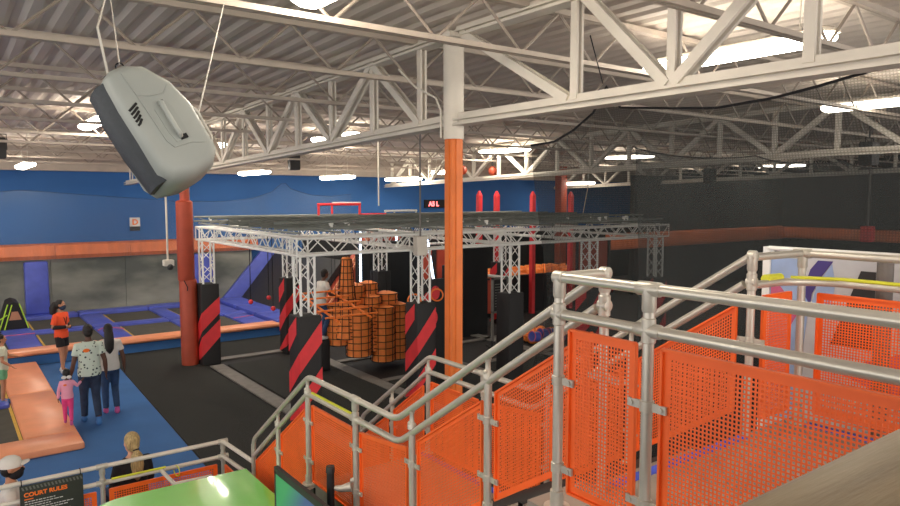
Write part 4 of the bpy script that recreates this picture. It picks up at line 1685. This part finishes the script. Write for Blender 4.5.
patch('pale_blue_print', [(3.15, 3.58), (2.86, 3.58), (2.80, 3.2), (2.9, 2.2), (3.15, 2.2)], M['pale'])
patch('purple_print', [(2.83, 3.40), (2.80, 3.5), (2.74, 3.58), (2.62, 3.58), (2.70, 3.46), (2.78, 3.3), (2.79, 3.2), (2.84, 3.28)], M['purple'], 2)
patch('pale_blue_print', [(2.63, 3.56), (2.60, 3.4), (2.62, 3.2), (2.70, 3.1), (2.79, 3.18), (2.74, 3.38)], M['pale'], 1)
patch('pink_print', [(3.13, 3.42), (2.98, 3.26), (2.9, 3.1), (2.94, 3.02), (3.13, 3.2)], M['pinkp'], 2)
patch('pink_print', [(2.6, 2.7), (1.9, 3.0), (1.2, 2.4), (1.2, 2.1), (2.0, 2.5)], M['pinkp'], 1)
patch('black_print', [(2.41, 3.52), (2.30, 3.52), (2.30, 2.9), (2.62, 2.9)], M['dark'], 1)
patch('pale_blue_print', [(2.0, 3.5), (1.9, 3.1), (1.98, 2.9), (1.5, 2.9), (1.5, 3.5)], M['pale'], 1)
MB().tube([(x0 - .01, -.6, 3.70), (x0 - .01, 2.86, 3.70)], .018, 8).build('top_trim', M['truss'], t)
MB().box2((x0 - .02, 2.84, 1.2), (x0 + .04, 2.90, 3.71)).build('end_trim', M['truss'], t, smooth=False)
for y in (-.4, 1.2, 2.7):
    MB().box2((x0 + .03, y, 0), (x0 + .10, y + .08, 3.3)).build('leg', M['dark'], t, smooth=False)
o = MB().tube([(5.08, 1.96, 0), (5.08, 1.96, 3.70)], .05, 14).build('grey_post', M['curb'])
tag(o, 'grey round post standing in front of the mural board', 'post')


# ------------------------------------------------------------------ people
def ell(c, rx, ry, n=14, tilt=None):
    return [(c[0] + rx * math.cos(2 * math.pi * k / n), c[1] + ry * math.sin(2 * math.pi * k / n), c[2]) for k in range(n)]


def remesh(o, vox):
    md = o.modifiers.new('Remesh', 'REMESH')
    md.mode = 'VOXEL'
    md.voxel_size = vox
    md.use_smooth_shade = True
    sm = o.modifiers.new('Smooth', 'SMOOTH')
    sm.factor = .5
    sm.iterations = 3
    return o


def hand(mb, wrist, d, s, side):
    """palm, four unequal bent fingers and a thumb leaving the side of the palm"""
    d = V(d).normalized()
    x, y = frame(d)
    pc = wrist + d * .045 * s
    Rm = Matrix((x, y, d)).transposed()
    mb.ball(pc, (.038 * s, .018 * s, .052 * s), 10, 8, R=Rm)
    for k, (off, L) in enumerate(((-.026, .062), (-.009, .072), (.009, .068), (.026, .052))):
        b = pc + d * .035 * s + x * off * s
        m_ = b + (d + y * .25).normalized() * L * .55 * s
        e = m_ + (d + y * .8).normalized() * L * .5 * s
        mb.tube([b, m_, e], [.0095 * s, .009 * s, .007 * s], 7)
    b = pc - d * .015 * s - x * .03 * s * side
    m_ = b + (d * .7 - x * .8 * side).normalized() * .035 * s
    mb.tube([b, m_, m_ + d * .03 * s], [.012 * s, .010 * s, .008 * s], 7)


def person(label, loc, facing, h, skin, top, bottom, shoes, hair, arms, legs, sleeve=.55, shorts=False, hair_style='short',
           head_s=1.0, width=1.0, head_turn=0.0, bend=0.0, mask=False, extras=None, long_sleeve=False, group=None, sink=0.0):
    rz = math.atan2(-facing[0], facing[1])
    t = local_thing('person', label, 'person', loc, rz)
    if group:
        t['group'] = group
    s = h / 1.75
    wd = width
    tilt = lambda z: bend * max(0, z - .95 * s) / (.6 * s)    # forward lean of the trunk

    def Rg(z, rx, ry, dy=0.0):
        return ell((0, dy + tilt(z * s), z * s), rx * s * wd, ry * s)
    torso = [Rg(.80, .10, .09), Rg(.86, .155, .115), Rg(.95, .17, .12), Rg(1.05, .148, .105), Rg(1.15, .145, .102), Rg(1.27, .165, .112),
             Rg(1.36, .175, .105), Rg(1.42, .15, .085), Rg(1.47, .085, .065), Rg(1.49, .058, .058)]
    b = MB()
    b.loft(torso)
    hy = tilt(1.6 * s)
    b.tube([(0, tilt(1.42 * s) - .005, 1.42 * s), (0, hy * .96, 1.56 * s)], [.058 * s, .05 * s], 12)
    hs = s * head_s
    hc = V((0, hy + .015 * s, 1.56 * s + .085 * hs))
    HR = Matrix.Rotation(head_turn, 3, 'Z')

    def hp(x, y, z):
        return hc + HR @ V((x * hs, y * hs, z * hs))
    b.ball(hp(0, -.005, .02), (.076 * hs, .095 * hs, .10 * hs), 16, 12, R=HR)
    b.ball(hp(0, .018, -.05), (.058 * hs, .075 * hs, .072 * hs), 14, 10, R=HR)
    b.tube([hp(0, .088, .02), hp(0, .112, -.018), hp(0, .09, -.03)], [.009 * hs, .016 * hs, .012 * hs], 8)
    b.ball(hp(0, .083, -.058), (.024 * hs, .012 * hs, .010 * hs), 8, 6)
    for q in (-1, 1):
        b.ball(hp(q * .077, -.008, -.002), (.012 * hs, .024 * hs, .034 * hs), 8, 6, R=HR)
        b.ball(hp(q * .03, .078, .03), (.022 * hs, .014 * hs, .010 * hs), 8, 6, R=HR)
    for side in (-1, 1):
        el, wr, hd = [V(q) * s for q in arms[side]]
        sh = V((side * .17 * wd * s, tilt(1.38 * s), 1.39 * s))
        b.tube([V((side * .10 * s, tilt(1.38 * s), 1.40 * s)), sh, sh.lerp(el, .5), el, el.lerp(wr, .4), wr], [.05 * s, .056 * s, .048 * s, .040 * s, .040 * s, .027 * s], 10)
        hand(b, wr, hd, s, side)
        hip = V((side * .085 * wd * s, 0, .90 * s))
        kn, an, toe = [V(q) * s for q in legs[side]]
        b.tube([hip, hip.lerp(kn, .5), kn, kn.lerp(an, .35), an], [.085 * s, .075 * s, .053 * s, .052 * s, .034 * s], 12)
        b.tube([an + V((0, -.02 * s, -.03 * s)), an.lerp(toe, .5), toe], [.036 * s, .034 * s, .025 * s], 8)
    body = b.build('body', M[skin], t)
    remesh(body, .011 * max(s, .7))
    # face
    for q in (-1, 1):
        e = MB().ball(hp(q * .031, .086, .012), (.012 * hs, .007 * hs, .008 * hs), 8, 6, R=HR).build('eye', M['eye'], t)
        MB().ball(hp(q * .031, .0925, .012), .0055 * hs, 6, 5).build('iris', M['iris'], e)
    # top
    g = 1.10
    c = MB()
    z0 = .86 if not extras or 'crop' not in extras else .95
    c.loft([Rg(z0, .165 * g, .125 * g), Rg(.95, .17 * g, .125 * g), Rg(1.06, .155 * g, .112 * g), Rg(1.15, .152 * g, .11 * g), Rg(1.27, .168 * g, .116 * g), Rg(1.37, .175 * g, .108 * g),
            Rg(1.435, .145 * g, .085 * g), Rg(1.475, .080 * g, .065 * g)])
    for side in (-1, 1):
        el, wr, hd = [V(q) * s for q in arms[side]]
        sh = V((side * .17 * wd * s, tilt(1.38 * s), 1.395 * s))
        if long_sleeve:
            c.tube([V((side * .09 * s, tilt(1.38 * s), 1.40 * s)), sh, sh.lerp(el, .5), el, el.lerp(wr, .5), el.lerp(wr, .93)], [.062 * s, .07 * s, .06 * s, .053 * s, .049 * s, .042 * s], 12)
        else:
            c.tube([V((side * .09 * s, tilt(1.38 * s), 1.40 * s)), sh, sh.lerp(el, sleeve * .6), sh.lerp(el, sleeve)], [.062 * s, .072 * s, .066 * s, .068 * s], 12)
    remesh(c.build('shirt', M[top], t), .012 * max(s, .7))
    # bottoms
    c = MB()
    c.loft([Rg(.80, .11, .10), Rg(.84, .165, .128), Rg(.95, .182, .132), Rg(1.00, .17, .122)])
    for side in (-1, 1):
        hip = V((side * .085 * wd * s, 0, .90 * s))
        kn, an, toe = [V(q) * s for q in legs[side]]
        if shorts:
            c.tube([hip, hip.lerp(kn, .3), hip.lerp(kn, .62)], [.10 * s, .098 * s, .095 * s], 12)
        else:
            c.tube([hip, hip.lerp(kn, .5), kn, kn.lerp(an, .4), kn.lerp(an, .97)], [.097 * s, .09 * s, .07 * s, .066 * s, .056 * s], 12)
    remesh(c.build('shorts' if shorts else 'trousers', M[bottom], t), .013 * max(s, .7))
    for side in (-1, 1):
        kn, an, toe = [V(q) * s for q in legs[side]]
        d = (toe - an)
        c = MB()
        hz = V((0, 0, an.z))
        heel = V((an.x, an.y - .05 * s, toe.z))
        if (an.z - toe.z) > .12 * s:
            heel = an + V((0, -.05 * s, -.03 * s))
        c.tube([heel + V((0, 0, .012 * s)), heel.lerp(toe, .3) + V((0, 0, .015 * s)), heel.lerp(toe, .75) + V((0, 0, .004 * s)), toe + V((0, .02 * s, 0))], [.040 * s, .050 * s, .046 * s, .03 * s], 12)
        c.tube([an + V((0, 0, .01 * s)), an.lerp(heel.lerp(toe, .3), .6)], [.042 * s, .05 * s], 12)
        remesh(c.build('shoe', M[shoes], t), .009 * max(s, .7))
    # hair
    c = MB()
    if hair_style != 'cap':
        c.ball(hp(0, -.022, .035), (.086 * hs, .096 * hs, .102 * hs), 16, 12, R=HR)
        c.ball(hp(0, -.045, -.02), (.074 * hs, .066 * hs, .08 * hs), 14, 10, R=HR)
    if hair_style == 'long':
        c.tube([hp(0, -.05, .05), hp(0, -.085, -.06), hp(0, -.11, -.20), hp(0, -.115, -.36), hp(0, -.10, -.46)], [.07 * hs, .085 * hs, .09 * hs, .08 * hs, .03 * hs], 12)
    if hair_style == 'pony':
        c.tube([hp(0, -.085, .0), hp(0, -.115, -.06), hp(0, -.13, -.13), hp(0, -.13, -.24), hp(0, -.125, -.36), hp(0, -.115, -.42)], [.035 * hs, .026 * hs, .066 * hs, .072 * hs, .055 * hs, .015 * hs], 12)
    if hair_style == 'bigpony':
        c.tube([hp(0, -.08, .05), hp(0, -.13, .03), hp(0, -.17, -.07), hp(0, -.17, -.2), hp(0, -.15, -.26)], [.04 * hs, .06 * hs, .085 * hs, .075 * hs, .02 * hs], 12)
    if hair_style == 'cap':
        c.ball(hp(0, -.035, -.01), (.079 * hs, .07 * hs, .085 * hs), 14, 10, R=HR)
    hob = c.build('hair', M[hair], t)
    if hair_style != 'short':
        remesh(hob, .011 * max(s, .7))
    if hair_style == 'pony':
        MB().torus(hp(0, -.115, -.06), .028 * hs, .008 * hs, (0, .4, 1)).build('hair_tie', M['blk_c'], hob)
    if mask:
        c = MB()
        c.ball(hp(0, .030, -.062), (.068 * hs, .080 * hs, .068 * hs), 14, 10, R=HR)
        c.ball(hp(0, .085, -.03), (.03 * hs, .034 * hs, .03 * hs), 10, 8, R=HR)
        c.build('face_mask', M['blk_c'] if mask is True else M[mask], t)
    if extras:
        if 'sticker' in extras:
            z = 1.33 * s
            c = MB().ball((-.05 * s, -.118 * s + tilt(z), z), (.055 * s, .012 * s, .035 * s), 10, 6)
            c.build('orange_sticker', M['oprint'], t)
        if 'bow' in extras:
            for q in (-1, 1):
                MB().ball(hp(q * .055, -.115, -.06), (.055 * hs, .02 * hs, .042 * hs), 10, 8, R=HR).build('hair_bow', M['white'], t)
        if 'lanyard' in extras:
            c = MB()
            c.tube([(-.06 * s, .05 * s, 1.46 * s), (-.04 * s, .125 * s, 1.33 * s), (0, .135 * s, 1.18 * s), (.04 * s, .125 * s, 1.33 * s), (.06 * s, .05 * s, 1.46 * s)], .008 * s, 6)
            l_ = c.build('lanyard', M['cord'], t)
            MB().box((0, .145 * s, 1.12 * s), (.06 * s, .008, .09 * s)).build('badge', M['white'], l_)
        if 'cap' in extras:
            c = MB()
            rings = []
            for z, r in ((.015, 1.04), (.06, 1.03), (.10, .86), (.125, .5), (.134, .12)):
                rings.append([hp(.083 * r * math.cos(a * math.pi / 9), -.008 + .103 * r * math.sin(a * math.pi / 9), z) for a in range(18)])
            c.loft(rings)
            cap = c.build('cap', M['tee_w'], t)
            c = MB()
            top_, bot_ = [], []
            for k in range(11):
                a = math.radians(18 + 14.4 * k)
                top_.append((.080 * math.cos(a), .085 + .115 * math.sin(a) - .03, .03 + .03 * math.sin(a)))
            poly = [hp(*q) for q in top_]
            c.prism(poly, V((0, 0, -.010 * hs)))
            c.build('brim', M['tee_w'], cap)
        if 'gloves' in extras:
            for side in (-1, 1):
                el, wr, hd = [V(q) * s for q in arms[side]]
                MB().tube([el.lerp(wr, -.0), el.lerp(wr, .5), wr], [.048 * s, .048 * s, .036 * s], 10).build('arm_sleeve', M['blk_c'], t)
    for ch in t.children:
        ch.location.z = -sink
        for g_ in ch.children:
            g_.location.z = 0
    return t


# (elbow, wrist, hand direction) and (knee, ankle, toe) per side, for a 1.75 m figure facing +Y
HANG = {-1: ((-.25, -.02, 1.10), (-.27, .03, .86), (0, .1, -1)), 1: ((.25, -.02, 1.10), (.27, .03, .86), (0, .1, -1))}
STAND = {-1: ((-.10, .01, .48), (-.10, -.02, .09), (-.11, .12, .03)), 1: ((.10, .01, .48), (.10, -.02, .09), (.11, .12, .03))}
SIT = {-1: ((-.12, .42, .93), (-.12, .46, .52), (-.12, .60, .455)), 1: ((.12, .42, .93), (.12, .46, .52), (.12, .60, .455))}
LAP = {-1: ((-.25, .03, 1.12), (-.14, .28, 1.02), (.4, 1, -.2)), 1: ((.25, .03, 1.12), (.14, .28, 1.02), (-.4, 1, -.2))}
WALK = {-1: ((-.09, .09, .49), (-.09, .13, .09), (-.10, .28, .03)), 1: ((.09, .02, .48), (.09, -.22, .14), (.09, -.12, .03))}

person('man seen from behind in mint patterned tee and jeans walking on blue carpet', (2.06, 13.75, .012), (0.02, 1), 1.78, 'skin_d', 'tee_pat', 'jean_dk', 'shoe_b', 'hair_k',
       {-1: ((-.25, -.02, 1.10), (-.29, .06, .88), (0, .1, -1)), 1: HANG[1]}, WALK, extras=('sticker',), width=1.05)
person('woman with long black hair in white tee and jeans walking beside the man', (2.47, 14.2, .012), (.05, 1), 1.68, 'skin_d', 'tee_w', 'jean', 'shoe_p', 'hair_k',
       HANG, {-1: WALK[1] and ((-.09, .02, .48), (-.09, -.02, .09), (-.1, .12, .03)), 1: ((.09, .06, .49), (.09, -.14, .12), (.09, -.03, .03))}, hair_style='long')
person('small girl in pink top and hot pink trousers reaching for a hand', (1.66, 13.5, .132), (.15, 1), .93, 'skin_d', 'tee_p', 'hotpink', 'shoe_p', 'hair_k',
       {-1: HANG[-1], 1: ((.30, .02, 1.24), (.42, .12, 1.36), (.6, .5, .5))}, WALK, extras=('bow', 'sticker'), head_s=1.35, long_sleeve=True, hair_style='short')
person('employee in orange tee, black shorts and dark mask standing on blue carpet', (2.16, 18.1, .012), (.72, -.70), 1.70, 'skin_m', 'tee_o', 'blk_c', 'shoe_w', 'hair_k',
       {-1: ((-.25, -.03, 1.13), (-.08, .17, 1.10), (1, .15, .05)), 1: ((.25, -.03, 1.13), (.06, .18, 1.13), (-1, .1, 0))},
       {-1: ((-.09, .02, .48), (-.10, -.10, .10), (-.11, .04, .03)), 1: ((.09, .06, .49), (.09, .08, .09), (.10, .23, .03))}, shorts=True, hair_style='bigpony', mask='jean_dk', extras=('lanyard', 'gloves'), sleeve=.75, head_turn=.35)
person('child in pale top and green shorts on the trampoline at the left edge', (.86, 15.9, .06), (.85, -.1), 1.35, 'skin_m', 'tee_g', 'green_c', 'shoe_b', 'hair_k',
       {-1: ((-.26, .12, 1.18), (-.24, .34, 1.12), (.1, 1, -.1)), 1: ((.24, .02, 1.12), (.2, .2, .98), (0, .6, -.6))}, STAND, shorts=True)
person('seated woman with blonde ponytail in black top behind the white rail, back turned', (1.74, 8.80, 0), (-.25, 1), 1.62, 'skin_l', 'blk_c', 'jean_dk', 'shoe_w', 'hair_b',
       LAP, SIT, hair_style='pony', head_s=1.12, long_sleeve=True, width=1.12, sink=.385)
person('seated man in white cap and black mask behind the white rail', (.50, 8.85, 0), (.88, -.10), 1.62, 'skin_m', 'tee_w', 'jean_dk', 'shoe_w', 'hair_k',
       LAP, SIT, hair_style='cap', head_s=1.14, mask=True, extras=('cap',), width=1.05, sink=.42)
t = thing('bench', 'dark bench behind the white rail under the seated pair', 'bench', (1.0, 8.8, 0))
MB().rbox((-.1, 8.62, .26), (2.3, 9.0, .33), .02).build('seat', M['dark'], t)
for x in (0, 2.2):
    for y in (8.68, 8.94):
        MB().box2((x - .03, y - .03, 0), (x + .03, y + .03, .26)).build('leg', M['dark'], t, smooth=False)
person('climber in white tee and jeans crouching in the rig behind the ladder', (7.05, 14.62, .79), (.9, .1), 1.62, 'skin_d', 'tee_w', 'jean', 'shoe_w', 'hair_k',
       {-1: ((-.24, .14, 1.14), (-.18, .36, 1.16), (.1, 1, .2)), 1: ((.24, .14, 1.14), (.18, .36, 1.10), (0, 1, .1))},
       {-1: ((-.10, .22, .56), (-.10, .02, .16), (-.10, .16, .03)), 1: ((.10, .16, .50), (.10, .0, .09), (.10, .14, .03))}, bend=.12)
